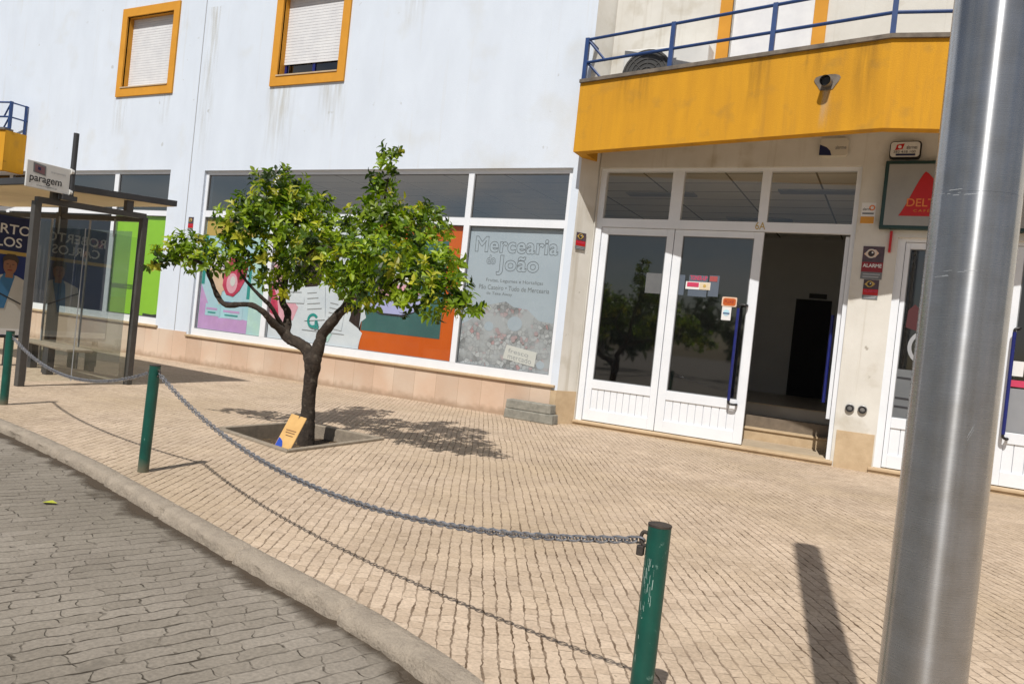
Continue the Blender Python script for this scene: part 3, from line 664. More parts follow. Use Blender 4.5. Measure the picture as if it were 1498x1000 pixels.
def stain_mat(name, col, amount):
    m = bpy.data.materials.new(name); m.use_nodes = True; N = m.node_tree.nodes; L = m.node_tree.links; b = N['Principled BSDF']
    b.inputs['Base Color'].default_value = (*col, 1); b.inputs['Roughness'].default_value = 0.95
    g = N.new('ShaderNodeNewGeometry'); mp = N.new('ShaderNodeMapping'); mp.inputs['Scale'].default_value = (14, 14, 1.1); L.new(g.outputs['Position'], mp.inputs['Vector'])
    n = N.new('ShaderNodeTexNoise'); n.inputs['Scale'].default_value = 1; n.inputs['Detail'].default_value = 6; L.new(mp.outputs[0], n.inputs['Vector'])
    a = N.new('ShaderNodeAttribute'); a.attribute_name = 'fade'
    r = N.new('ShaderNodeMapRange'); r.inputs['From Min'].default_value = 0.40; r.inputs['From Max'].default_value = 0.68; r.inputs['To Max'].default_value = amount; L.new(n.outputs['Fac'], r.inputs['Value'])
    q = N.new('ShaderNodeMath'); q.operation = 'MULTIPLY'; L.new(r.outputs['Result'], q.inputs[0]); L.new(a.outputs['Fac'], q.inputs[1]); L.new(q.outputs[0], b.inputs['Alpha'])
    return m
M['rain_stain'] = stain_mat('rain_stain', (0.50, 0.43, 0.28), 0.34)
M['lime_stain'] = stain_mat('lime_stain', (0.60, 0.50, 0.34), 0.6)
M['grime_stain'] = stain_mat('grime_stain', (0.20, 0.13, 0.04), 0.34)
def drip(x0, x1, z0, z1, fy, mat, owner):
    # thin film of dirt on the render: strongest at the top, fading downwards and to the sides
    mb = MB(); w = []; nx, nz = 8, 8
    for i in range(nx + 1):
        for j in range(nz + 1):
            x = x0 + (x1 - x0) * i / nx; z = z0 + (z1 - z0) * j / nz; mb.v.append((x, fy(x), z)); w.append((j / nz) ** 0.8 * math.sin(PI * i / nx) ** 0.5 if 0 < i < nx and 0 < j else 0.0)
    for i in range(nx):
        for j in range(nz):
            a = i * (nz + 1) + j; mb.f.append((a, a + nz + 1, a + nz + 2, a + 1))
    o = mb.build('stain', mat, owner); at = o.data.attributes.new('fade', 'FLOAT', 'POINT'); at.data.foreach_set('value', w)
for x0, x1, z0, z1 in ((-11.2, -10.4, 3.95, 5.47), (-9.9, -9.2, 4.4, 5.44), (-15.8, -15.3, 4.6, 5.5), (-14.3, -13.9, 4.8, 5.5), (-13.05, -12.6, 3.95, 7.2), (-8.2, -7.6, 6.2, 8.0)): drip(x0, x1, z0, z1, lambda x: FW - 0.003, 'rain_stain', B)
balc_y = lambda x: 10.03 + (x + 4.5) * (9.272 - 10.03) / 4.093 - 0.004
drip(-1.13, -0.96, 4.05, 4.56, balc_y, 'lime_stain', B); drip(-0.80, -0.48, 4.05, 5.03, balc_y, 'grime_stain', B); drip(-2.1, -1.7, 4.3, 5.03, balc_y, 'grime_stain', B); drip(-3.9, -3.3, 4.5, 5.03, balc_y, 'grime_stain', B); drip(-1.4, -1.05, 4.6, 5.03, balc_y, 'grime_stain', B)
# --- entrance doors
def leaf(name, x0, x1, z0, z1, y, stile, gz0, gz1, parent, kick=True, gmat='doorglass', rail=0.09):
    """an aluminium leaf: stiles, rails, glass and a panelled foot"""
    mb = MB(); y1 = y + 0.055
    mb.box(x0, x0 + stile, y, y1, z0, z1).box(x1 - stile, x1, y, y1, z0, z1)
    mb.box(x0 + stile, x1 - stile, y + 0.001, y1, gz1, z1)
    mb.box(x0 + stile, x1 - stile, y - 0.004, y1, gz0 - 0.135, gz0)
    mb.box(x0 + stile, x1 - stile, y - 0.004, y1, z0, z0 + 0.17)
    o = mb.build(name, 'frame', parent, bevel=0.004)
    pane(x0 + stile, x1 - stile, gz0, gz1, y + 0.028, gmat, o)
    kp = MB(); n = 9; w = (x1 - x0 - 2 * stile) / n
    for i in range(n):
        a = x0 + stile + i * w
        kp.box(a + 0.004, a + w - 0.004, y + 0.012, y + 0.028, z0 + 0.17, gz0 - 0.135)
    kp.build('kick_panel', 'frame', o)
    MB().quad((x0 + stile, y + 0.029, z0 + 0.17), (x1 - stile, y + 0.029, z0 + 0.17), (x1 - stile, y + 0.029, gz0 - 0.135), (x0 + stile, y + 0.029, gz0 - 0.135)).build('panel_backing', pmat('groove_shade_grey', (0.60, 0.63, 0.68)), o)  # greyer backing paints the shade in the grooves between slats
    g = 0.012; gb = MB()
    a, b = x0 + stile, x1 - stile
    gb.box(a, a + g, y + 0.008, y + 0.024, gz0, gz1).box(b - g, b, y + 0.008, y + 0.024, gz0, gz1).box(a + g, b - g, y + 0.008, y + 0.024, gz0, gz0 + g).box(a + g, b - g, y + 0.008, y + 0.024, gz1 - g, gz1)
    gb.build('glazing_seal', 'frame_groove', o)
    return o
def pull_handle(x, z0, z1, y, parent, mat='bluepaint', bend=0.10):
    h = MB().tube([(x, y - 0.085, z0 + 0.05), (x, y - 0.085, z1 - 0.05)], 0.021, 12).build('handle', mat, parent, smooth=True)
    for z, s in ((z0, 1), (z1, -1)):
        br = MB()
        br.tube(catmull([(x, y - 0.085, z + s * 0.06), (x, y - 0.085, z + s * 0.02), (x + 0.03, y - 0.08, z), (x + bend, y - 0.07, z), (x + bend, y, z)], 4), 0.017, 10)
        br.build('handle_bracket', 'black', h, smooth=True)
    return h

ent = MB()
ent.box(-4.290, -4.20, DY - 0.03, DY + 0.06, 0.075, 3.945).box(-0.70, -0.64, DY - 0.03, DY + 0.06, 0.075, 3.945)
ent.box(-4.20, -0.70, DY - 0.029, DY + 0.06, 3.90, 3.945)
ent.box(-4.20, -0.70, DY - 0.025, DY + 0.06, 3.06, 3.19)
ent.box(-3.17, -3.00, DY - 0.027, DY + 0.06, 3.19, 3.90).box(-1.90, -1.78, DY - 0.027, DY + 0.06, 3.19, 3.90)
door = ent.build('entrance_door', 'frame', B)
for a, b in ((-4.20, -3.17), (-3.0, -1.90), (-1.78, -0.70)): pane(a, b, 3.19, 3.90, DY + 0.02, 'fanlight', door)
leaf('door_leaf', -4.195, -3.065, 0.085, 3.055, DY, 0.105, 0.715, 2.95, door)
dl = leaf('door_leaf', -3.055, -1.80, 0.085, 3.055, DY, 0.125, 0.695, 2.965, door)
h = pull_handle(-2.02, 0.63, 2.02, DY, door)
# the open leaf, swung inside against the right-hand side
op = MB(); xo = -0.76
op.box(xo, xo + 0.05, DY + 0.07, DY + 0.17, 0.60, 3.04).box(xo, xo + 0.05, DY + 1.05, DY + 1.15, 0.60, 3.04).box(xo + .001, xo + 0.05, DY + 0.17, DY + 1.05, 2.94, 3.04).box(xo + .001, xo + 0.05, DY + 0.17, DY + 1.05, 0.60, 1.1)
ol = op.build('door_leaf', 'frame', door)
MB().tube([(xo - 0.07, DY + 0.30, 0.80), (xo - 0.07, DY + 0.30, 2.0)], 0.022, 10).build('handle', 'bluepaint', ol, smooth=True)
text('door_number', '6A', -1.925, -1.79, 3.085, 3.19, DY - 0.030, 'gold', door)
# doorstep, landing and stairs up to the shop floor
MB().box(-4.297, -0.612, PW - 0.055, PW + 0.20, 0.038, 0.074).build('doorstep', 'sillstone', B, bevel=0.008)
MB().box(-4.296, -0.613, PW - 0.03, PW + 0.20, 0.0, 0.037).build('step_riser', 'sillstone', B)
MB().box(-4.25, -0.66, PW + 0.201, 11.86, 0.0, 0.062).build('landing', 'landing', B)
st = MB()
st.box(-4.25, -0.66, 11.87, 12.10, 0.0, 0.215).build('stair_step', 'sillstone', B)
MB().box(-4.25, -0.66, 11.845, 12.10, 0.216, 0.24).build('stair_step', 'sillstone', B, bevel=0.006)
MB().box(-4.25, -0.66, 12.11, 12.36, 0.0, 0.41).build('stair_step', 'tread', B)
MB().box(-13.0, -0.40, 12.37, 17.0, 0.40, 0.59).build('shop_floor', 'floor_tile', B)
MB().box(-4.25, -0.66, 12.35, 12.40, 0.59, 0.60).build('stair_nosing', 'landing', B)
# shop interior
MB().box(-13.0, -0.40, 17.0, 17.1, 0.4, 4.0).build('back_wall', 'intwall', B)
MB().box(-2.03, -1.32, 16.97, 16.995, 0.595, 2.665).build('inner_doorway', 'intdark', B)  # dark slab on the solid wall, coloured as an unlit opening
MB().box(-1.78, -1.43, 16.97, 16.995, 2.70, 2.80).build('exit_sign', 'grille', B)
MB().box(-13.1, -13.0, 10.65, 17.0, 0.0, 4.0).build('partition_wall', 'intwall', B)
MB().box(-0.47, -0.37, 10.92, 17.0, 0.0, 4.0).build('partition_wall', 'intwall', B)
MB().box(-13.1, -0.37, 10.70, 17.1, 3.97, 4.02).build('shop_ceiling', 'ceiling', B)
for x, y in ((-3.9, 12.6), (-1.3, 12.3), (-2.6, 14.8), (-7.2, 12.4), (-10.4, 12.4)): MB().box(x - 0.6, x + 0.6, y - 0.14, y + 0.14, 3.945, 3.969).build('ceiling_fixture', 'midgrey', B)
MB().box(-12.9, -4.7, 10.70, 12.36, 0.40, 0.588).build('shop_floor', 'floor_tile', B)
MB().box(-4.62, -4.42, 10.92, 11.1, 0.6, 3.6).build('green_column', 'greeninside', B)
# neighbouring premises behind the left window and the cafe door
for (a, b, y1) in ((-22.2, -13.2, 15.0), (-0.36, 6.0, 14.0)):
    rm = MB(); rm.quad((a, y1, 0), (b, y1, 0), (b, y1, 4), (a, y1, 4)); rm.quad((a, 10.95, 0), (a, y1, 0), (a, y1, 4), (a, 10.95, 4)); rm.quad((b, 10.95, 0), (b, 10.95, 4), (b, y1, 4), (b, y1, 0))
    rm.quad((a, 10.95, 4), (a, y1, 4), (b, y1, 4), (b, 10.95, 4)); rm.quad((a, 10.95, 0.05), (b, 10.95, 0.05), (b, y1, 0.05), (a, y1, 0.05)); rm.build('dark_room', 'intdark', B)

# --- the cafe door at the right
e2 = MB()
e2.box(-0.134, -0.045, DY - 0.03, DY + 0.06, 0.075, 3.03).box(2.36, 2.45, DY - 0.03, DY + 0.06, 0.075, 3.03).box(-0.045, 2.36, DY - 0.029, DY + 0.06, 2.985, 3.03)
d2 = e2.build('cafe_door', 'frame', B)
leaf('door_leaf', -0.04, 1.155, 0.085, 2.98, DY, 0.055, 0.735, 2.90, d2)
leaf('door_leaf', 1.16, 2.355, 0.085, 2.98, DY, 0.075, 0.735, 2.90, d2)
pull_handle(1.215, 0.66, 1.99, DY, d2, bend=0.05)
MB().box(-0.19, 2.50, PW - 0.055, PW + 0.20, 0.038, 0.074).build('doorstep', 'sillstone', B, bevel=0.008)
MB().box(-0.185, 2.49, PW - 0.03, PW + 0.20, 0.0, 0.037).build('step_riser', 'sillstone', B)

# --- balconies
def balcony(pts, zb, zt, back, parent, railpts=None):
    """solid parapet along pts (left to right), coping, floor slab, railing"""
    nrm = []
    for i, p in enumerate(pts):
        a = Vector(pts[max(i - 1, 0)]); b = Vector(pts[min(i + 1, len(pts) - 1)]); d = (b - a).normalized(); nrm.append(Vector((-d.y, d.x)))
    inn = [(p[0] + n.x * 0.16, p[1] + n.y * 0.16) for p, n in zip(pts, nrm)]
    mb = MB()
    for i in range(len(pts) - 1):
        mb.prism_z([pts[i], pts[i + 1], inn[i + 1], inn[i]], zb, zt)
    me_o = mb.build('balcony', 'yellow', parent)
    # end walls back to the facade
    for p, s in ((pts[0], 1), (pts[-1], -1)):
        MB().prism_z([(p[0], p[1] + 0.02), (p[0] + s * 0.15, p[1] + 0.02), (p[0] + s * 0.15, back), (p[0], back)], zb + 0.002, zt).build('end_wall', 'yellow', me_o)
    slab = [(p[0], p[1]) for p in inn]
    MB().prism_z(slab + [(inn[-1][0], back), (inn[0][0], back)], zb + 0.52, zb + 0.70).build('floor_slab', 'cream', me_o)
    out = [(p[0] - n.x * 0.035, p[1] - n.y * 0.035) for p, n in zip(pts, nrm)]; i2 = [(p[0] + n.x * 0.19, p[1] + n.y * 0.19) for p, n in zip(pts, nrm)]
    cp = MB()
    for i in range(len(pts) - 1): cp.prism_z([out[i], out[i + 1], i2[i + 1], i2[i]], zt + 0.001, zt + 0.05)
    cp.build('coping', 'coping', me_o)
    # railing
    rl = MB(); z0 = zt + 0.05
    mid = [(p[0] + n.x * 0.08, p[1] + n.y * 0.08) for p, n in zip(pts, nrm)]
    for i in range(len(mid) - 1):
        a, b = Vector(mid[i]), Vector(mid[i + 1]); L_ = (b - a).length; k = max(2, int(L_ / 1.05))
        for zz in (0.28, 0.62): rl.tube([(a.x, a.y, z0 + zz), (b.x, b.y, z0 + zz)], 0.022, 8)
        rl.tube([(a.x, a.y, z0 + 0.02), (b.x, b.y, z0 + 0.02)], 0.016, 8)
        for j in range(k + (i == len(mid) - 2)):
            q = a.lerp(b, j / k); rl.box(q.x - 0.029, q.x + 0.029, q.y - 0.029, q.y + 0.029, z0, z0 + 0.64)
    for p, s in ((mid[0], 1), (mid[-1], -1)):
        for zz in (0.28, 0.62): rl.tube([(p[0] + s * .02, p[1], z0 + zz), (p[0] + s * .02, back, z0 + zz)], 0.018, 8)
        rl.box(p[0] + s * .02 - 0.022, p[0] + s * .02 + 0.022, back - 0.07, back - 0.026, z0 - 0.05, z0 + 0.64)
        for zz in (0.0, 0.3): rl.tube([(p[0] + s * .02, p[1], z0 + zz + 0.30), (p[0] + s * .3, p[1] + 0.02, z0 + zz + 0.0)], 0.02, 6)
    rl.build('railing', 'railblue', me_o)
    return me_o
balcony([(-4.50, 10.03), (-0.407, 9.272), (3.7, 10.03)], 4.03, 5.035, 10.655, B)
balcony([(-27.2, 9.9), (-23.1, 9.15), (-18.95, 9.9)], 3.82, 4.76, 10.375, B)
# balcony door with ochre surround
bd = MB(); bd.box(-2.72, -2.55, PW - 0.03, PW + 0.03, 4.75, 7.08).box(-1.45, -1.28, PW - 0.03, PW + 0.03, 4.75, 7.08).box(-2.55, -1.45, PW - 0.03, PW + 0.03, 6.9, 7.08)
bdo = bd.build('balcony_door', 'ochre', B)
MB().box(-2.55, -1.45, PW + 0.14, PW + 0.16, 4.75, 6.9).build('roller_shutter', 'shutter', bdo)

# ------------------------------------------------------------------ things fixed to the facade
# balcony air conditioner
ac = thing('air_conditioner', (-3.35, 10.2, 4.73), 'white air conditioning unit with round dark fan grille on the yellow balcony', 'air conditioner')
MB().box(-3.92, -2.70, 10.16, 10.48, 4.75, 5.53).build('case', 'ac', ac, bevel=0.02)
gm = MB()
for r0 in (0.05, 0.11, 0.17, 0.23, 0.29, 0.34): gm.ring((-3.55, 5.14), r0, r0 + 0.018, 10.157, 0.012)
for k in range(4):
    a = k * PI / 4; c, s = math.cos(a), math.sin(a); gm.plate([(-3.55 - .35 * c + .006 * s, 5.14 - .35 * s - .006 * c), (-3.55 + .35 * c + .006 * s, 5.14 + .35 * s - .006 * c), (-3.55 + .35 * c - .006 * s, 5.14 + .35 * s + .006 * c), (-3.55 - .35 * c - .006 * s, 5.14 - .35 * s + .006 * c)], 10.15, 0.004)
gm.build('fan_grille', 'darkmetal', ac)
MB().disc((-3.55, 5.14), 0.37, 10.158, 0.004, 32).build('fan_opening', 'grille', ac)
for x in (-3.85, -2.9): MB().box(x, x + 0.1, 10.18, 10.46, 4.73, 4.75).build('bracket', 'steel', ac)

# drain spout in the parapet
sp_ = thing('drain_spout', (-1.04, 9.40, 4.62), 'short grey pipe spout poking out of the yellow balcony front', 'drain pipe')
MB().tube([(-1.03, 9.47, 4.63), (-1.06, 9.25, 4.60)], 0.062, 16, cap=False).build('pipe', 'steel', sp_, smooth=True)
MB().tube([(-1.03, 9.46, 4.63), (-1.055, 9.30, 4.605)], 0.050, 16).build('pipe_bore', 'black', sp_)
cr = MB(); cr.poly([(-1.05 + 0.13 * math.cos(a) * (1 + .25 * math.sin(3 * a)), 9.388 + 0.13 * math.cos(a) * -0.185 - 0.003, 4.62 + 0.115 * math.sin(a) * (1 + .2 * math.cos(2 * a))) for a in [i * PI / 10 for i in range(20)]])
cr.build('broken_render', 'coping', sp_)

# alarm siren
al = thing('alarm_siren', (-1.0, PW, 4.18), 'cream alarm siren box with dark swoosh above the entrance door', 'alarm box')
MB().plate(rrect(-1.185, -0.832, 4.055, 4.305, 0.05), PW - 0.001, 0.075).build('case', 'beigebox', al, bevel=0.012)
P('swoosh', [(-1.185, 4.075), (-1.03, 4.07), (-1.05, 4.13), (-1.10, 4.18), (-1.185, 4.215)], PW - 0.077, 'navydark', al, 0.002)
text('lettering', 'alarme', -0.99, -0.86, 4.15, 4.20, PW - 0.0785, 'greyprint', al)

# small illuminated sign over the cafe sign
ns = thing('alarm_company_sign', (-0.17, PW, 4.12), 'small cream sign with red emblem on the wall above the cafe sign', 'sign')
MB().plate(rrect(-0.345, 0.015, 4.02, 4.235, 0.045), PW - 0.001, 0.085).build('case', 'black', ns)
P('face', rrect(-0.335, -0.005, 4.035, 4.225, 0.035), PW - 0.087, 'offwhite', ns)
P('emblem', [(-0.285, 4.12), (-0.20, 4.135), (-0.18, 4.205), (-0.265, 4.19)], PW - 0.090, 'red', ns)
MB().disc((-0.232, 4.162), 0.02, PW - 0.092, 0.002, 12).build('emblem_dot', 'white', ns)
text('lettering', 'alarmes', -0.155, -0.035, 4.135, 4.18, PW - 0.0915, 'dark', ns)
text('lettering', '282 418 100', -0.30, -0.05, 4.085, 4.115, PW - 0.0915, 'dark', ns)
P('band', rect(-0.27, -0.05, 4.05, 4.075), PW - 0.090, 'navydark', ns)

# cafe light box
cf = thing('cafe_sign', (0.3, PW, 3.55), 'grey cafe light box with red sail emblem over the right-hand door', 'sign')
ys = PW - 0.10
MB().box(-0.37, 1.30, ys, PW - 0.002, 3.12, 3.985).build('case', pmat('dark_green_frame', (0.012, 0.045, 0.042), rough=0.4), cf, bevel=0.01)
P('face', rect(-0.325, 1.255, 3.165, 3.94), ys - 0.001, pmat('silver_face', (0.36, 0.36, 0.35), (0.29, 0.29, 0.28), scale=1.5, rough=0.4), cf)
sail = [(-0.165, 3.285)] + [(-0.165 + 0.255 * t, 3.285 + 0.56 * math.sin(t * PI / 2) ** 1.0 * (0.55 * t + 0.45)) for t in (0.15, 0.3, 0.45, 0.6, 0.75, 0.9, 1.0)] + [(0.09 + 0.36 * t, 3.845 - 0.56 * t ** 1.35) for t in (0.1, 0.25, 0.4, 0.6, 0.8, 1.0)]
P('emblem', sail, ys - 0.004, 'red', cf)
text('lettering', 'DELTA', -0.085, 0.325, 3.405, 3.505, ys - 0.0085, 'orangetext', cf, offset=0.012)
text('lettering', 'CAFÉS', 0.0, 0.22, 3.338, 3.375, ys - 0.0085, 'amber', cf, spacing=1.4)

# stickers on the door pillar
def eye_sticker(name, x0, x1, z0, z1, y, label, group, dark):
    t = thing(name, ((x0 + x1) / 2, y, z0), label, 'sticker', group); w = x1 - x0; h = z1 - z0
    P('backing', rect(x0, x1, z0, z1), y, 'rosedark' if not dark else 'greyprint', t)
    P('top_field', rect(x0, x1, z0 + 0.52 * h, z1), y - 0.003, pmat('purple_grey', (0.10, 0.06, 0.085), (0.05, 0.04, 0.05), scale=8), t)
    c = (x0 + 0.40 * w, z0 + 0.78 * h)
    eye = [(c[0] - .34 * w, c[1] - .02 * h), (c[0] - .1 * w, c[1] - .13 * h), (c[0] + .2 * w, c[1] - .11 * h), (c[0] + .36 * w, c[1] + .02 * h), (c[0] + .2 * w, c[1] + .12 * h), (c[0] - .12 * w, c[1] + .13 * h)]
    P('eye', eye, y - 0.006, 'gold' if dark else 'sand', t)
    MB().disc(c, 0.155 * w, y - 0.0085, 0.002, 18).build('iris', 'brown', t); MB().ring(c, 0.2 * w, 0.235 * w, y - 0.0085, 0.002).build('iris', 'offwhite' if not dark else 'gold', t)
    MB().disc((c[0] + .05 * w, c[1] + .03 * h), 0.045 * w, y - 0.011, 0.002, 10).build('glint', 'white', t)
    P('red_field', rect(x0, x1, z0 + 0.22 * h, z0 + 0.52 * h), y - 0.003, 'deepred' if not dark else 'red', t)
    text('lettering', 'ALARME', x0 + .06 * w, x1 - .06 * w, z0 + .36 * h, z0 + .47 * h, y - 0.0065, 'white' if not dark else 'pinkred', t, offset=0.02)
    P('grey_field', rect(x0, x1, z0, z0 + 0.22 * h), y - 0.003, 'greyprint', t)
    P('small_print', rect(x0 + .1 * w, x1 - .1 * w, z0 + .13 * h, z0 + .17 * h), y - 0.006, 'midgrey', t); P('small_print', rect(x0 + .1 * w, x1 - .15 * w, z0 + .05 * h, z0 + .09 * h), y - 0.006, 'midgrey', t)
    return t
eye_sticker('alarm_sticker', -0.525, -0.275, 2.475, 2.90, PW - 0.001, 'larger purple and red alarm sticker with staring eye beside the open door', 'alarm stickers', False)
eye_sticker('alarm_sticker', -0.478, -0.298, 2.215, 2.468, PW - 0.001, 'smaller dark alarm sticker with yellow eye just under the larger one', 'alarm stickers', True)
st2 = thing('security_sticker', (-0.515, PW, 3.19), 'white sticker with orange band on the pillar right of the door transom', 'sticker')
P('backing', rect(-0.60, -0.432, 3.19, 3.465), PW - 0.001, 'white', st2); P('orange_band', rect(-0.60, -0.44, 3.195, 3.285), PW - 0.004, 'amber', st2)
text('lettering', 'alarm', -0.585, -0.495, 3.365, 3.40, PW - 0.0065, 'dark', st2); MB().ring((-0.475, 3.40), 0.02, 0.036, PW - 0.004, 0.002).build('emblem', 'orangetext', st2); P('small_print', rect(-0.585, -0.45, 3.315, 3.335), PW - 0.004, 'greyprint', st2)
# sticker on the oblique reveal
rv = eye_sticker('alarm_sticker', -0.09, 0.09, 0.0, 0.255, 0, 'small red alarm sticker on the white wall left of the entrance door', 'alarm stickers', True)
rv.location = (0, 0, 0)
kids = [c for c in rv.children]
ang = math.atan2(PW + 0.05 - FW, 0.203)
rv.rotation_euler = (0, 0, ang); rv.location = (-4.418, FW + 0.08 + 0.018, 2.66)
for c in kids: c.matrix_parent_inverse = Matrix.Identity(4)
eye_sticker('alarm_sticker', -13.01, -12.86, 2.66, 2.94, FW - 0.001, 'small dark red alarm sticker on the white wall between the two shop windows', 'alarm stickers', True)
# red thermometer strip beside the cafe sign
MBt = MB().box(-0.235, -0.205, PW - 0.04, PW - 0.001, 2.83, 3.10).build('red_strip', 'red'); tag(MBt, 'narrow red strip standing on the wall just under the cafe sign', 'wall strip')
# two round valve caps
for k, (x, lab) in enumerate(((-0.475, 'left one of two round dark meter caps low on the door pillar'), (-0.325, 'right one of two round dark meter caps low on the door pillar'))):
    t = thing('wall_meter_cap', (x, PW, 0.788), lab, 'meter cap', 'round caps on the door pillar')
    MB().disc((x, 0.788), 0.056, PW - 0.001, 0.03, 24).build('body', 'steel', t, bevel=0.006)
    MB().ring((x, 0.788), 0.030, 0.046, PW - 0.0312, 0.006).build('rim', 'black', t); MB().disc((x, 0.788), 0.02, PW - 0.0312, 0.008, 14).build('knob', 'steel', t)

# stickers and papers on the entrance glass (in front of the panes)
gy = DY + 0.022
def paper(label, x0, x1, z0, z1, mat, grp=None, y=gy):
    o = P('paper_notice', rect(x0, x1, z0, z1), y, mat); tag(o, label, 'notice', grp); return o
glassgrey = pmat('grey_paper', (0.13, 0.135, 0.14), (0.11, 0.115, 0.12), scale=4, rough=0.6)
bluegrey = pmat('blue_grey_paper', (0.10, 0.125, 0.165), (0.085, 0.11, 0.15), scale=4, rough=0.6)
paper('grey paper notice taped inside the left door leaf glass', -3.425, -3.19, 2.10, 2.40, glassgrey)
paper('narrow blue-grey paper strip at the left edge of the middle door glass', -2.925, -2.84, 2.105, 2.40, bluegrey)
t = thing('paper_notice', (-2.56, gy, 2.10), 'wide blue-grey paper notice with red heading on the middle door glass', 'notice')
P('sheet', rect(-2.78, -2.51, 2.10, 2.405), gy, bluegrey, t); P('sheet', rect(-2.49, -2.345, 2.115, 2.415), gy, bluegrey, t)
text('lettering', 'TONER-UP', -2.765, -2.52, 2.335, 2.40, gy - 0.0045, 'pinkred', t, offset=0.02); P('red_heading', rect(-2.485, -2.375, 2.33, 2.405), gy - 0.003, pmat('dull_red', (0.35, 0.07, 0.07)), t)
t = thing('estate_sticker', (-2.63, gy, 2.2), 'pink and cream sale sticker across the middle door glass', 'sticker')
P('backing', rect(-2.82, -2.465, 2.20, 2.31), gy - 0.005, 'white', t); P('pink_field', rect(-2.80, -2.63, 2.235, 2.30), gy - 0.008, 'pinkred', t); P('cream_field', rect(-2.62, -2.47, 2.205, 2.305), gy - 0.008, pmat('cream_print', (0.68, 0.58, 0.42)), t); MB().disc((-2.545, 2.258), 0.022, gy - 0.0105, 0.002, 12).build('emblem', 'gold', t)
t = thing('door_sticker', (-2.17, gy, 2.0), 'orange rounded sticker above the blue handle on the middle door', 'sticker')
P('backing', rrect(-2.28, -2.07, 1.99, 2.125, 0.02), gy, 'sand', t); P('orange_field', rrect(-2.262, -2.085, 2.005, 2.108, 0.03), gy - 0.003, pmat('burnt_orange', (0.50, 0.10, 0.012)), t); text('lettering', 'PUXE', -2.24, -2.11, 2.035, 2.08, gy - 0.0065, 'deepred', t)
t = thing('door_sticker', (-2.2, gy, 1.8), 'white and light blue sticker under the orange one on the middle door', 'sticker')
P('backing', rect(-2.265, -2.135, 1.795, 1.985), gy, 'white', t); MB().disc((-2.20, 1.90), 0.045, gy - 0.003, 0.002, 16).build('emblem', 'cyan', t); P('small_print', rect(-2.245, -2.155, 1.885, 1.90), gy - 0.006, 'navy', t)
# films on the cafe door
t = thing('cafe_door_film', (0.3, gy, 0.75), 'frosted grey film with dark lines and a pale ring on the cafe door glass', 'window film')
P('film', rect(0.02, 1.095, 0.74, 1.36), gy, pmat('frost_grey', (0.15, 0.16, 0.17), (0.12, 0.13, 0.14), scale=2), t)
for z in (0.87, 0.98, 1.24): P('line', [(0.02, z), (0.5, z - 0.015), (1.09, z - 0.06), (1.09, z - 0.03), (0.5, z + 0.012), (0.02, z + 0.025)], gy - 0.003, 'dark', t)
MB().ring((0.34, 1.66), 0.19, 0.235, gy, 0.002).build('ring', 'midgrey', t)
P('red_patch', [(0.06, 1.9), (0.2, 1.86), (0.24, 2.1), (0.14, 2.2), (0.07, 2.12)], gy, pmat('faded_red', (0.06, 0.008, 0.01)), t)
t = thing('cafe_door_film', (1.5, gy, 0.75), 'frosted grey film with red strip beside the right-hand blue handle', 'window film')
P('film', rect(1.24, 2.27, 0.74, 1.27), gy, pmat('frost_grey_light', (0.27, 0.28, 0.30), (0.23, 0.24, 0.26), scale=2), t)
P('red_strip', rect(1.24, 2.27, 1.29, 1.37), gy, 'pinkred', t); P('white_card', rect(1.245, 1.36, 1.42, 1.60), gy, 'white', t); P('yellow_heading', rect(1.24, 2.27, 2.78, 2.88), gy, 'offwhite', t)

# ------------------------------------------------------------------ posters behind the shop glass
wy = FW + 0.122
# 1: ice cream advertisement
p1 = thing('ice_cream_poster', (-11.7, wy, 0.71), 'teal and purple ice cream poster in the left bay of the shop window', 'poster')
P('sheet', rect(-12.60, -10.80, 0.72, 2.96), wy, 'mint', p1); P('print', rect(-12.585, -11.22, 0.725, 2.94), wy - 0.003, 'cyan', p1)
P('gold_heading', rect(-12.585, -11.22, 2.60, 2.94), wy - 0.006, 'gold', p1)
P('purple_foot', [(-12.585, 0.725), (-11.22, 0.725), (-11.22, 0.98), (-11.6, 1.02), (-12.0, 0.97), (-12.35, 1.25), (-12.585, 1.62)], wy - 0.006, 'purple', p1)
P('dark_margin', rect(-12.585, -12.50, 1.62, 2.60), wy - 0.0062, 'tealgreen', p1); P('dark_margin', rect(-11.30, -11.22, 1.4, 2.3), wy - 0.0062, 'tealgreen', p1)
P('splash', [(-12.42, 1.78), (-12.28, 1.62), (-12.18, 1.50), (-12.02, 1.22), (-11.98, 1.5), (-11.75, 1.62), (-11.72, 2.1), (-12.0, 2.2), (-12.35, 2.05)], wy - 0.009, 'sand', p1)
P('scoop', [(-11.98, 1.62), (-11.86, 1.45), (-11.66, 1.42), (-11.5, 1.55), (-11.38, 1.75), (-11.32, 2.05), (-11.5, 2.22), (-11.8, 2.2), (-11.96, 1.95)], wy - 0.012, 'rose', p1)
P('scoop', [(-11.55, 1.70), (-11.36, 1.80), (-11.33, 2.05), (-11.5, 2.2), (-11.66, 2.05)], wy - 0.015, 'rosedark', p1)
MB().disc((-11.72, 1.68), 0.15, wy - 0.015, 0.002, 20, 0.20).build('highlight', 'pink', p1); MB().disc((-11.70, 1.72), 0.07, wy - 0.018, 0.002, 16, 0.1).build('highlight', 'offwhite', p1)
P('white_panel', rect(-12.40, -11.95, 1.95, 2.24), wy - 0.012, 'white', p1)
text('lettering', 'gelados', -12.38, -12.0, 2.10, 2.22, wy - 0.0155, 'navydark', p1, offset=0.01); text('lettering', 'artesanais', -12.39, -11.97, 1.97, 2.06, wy - 0.0155, 'purple', p1)
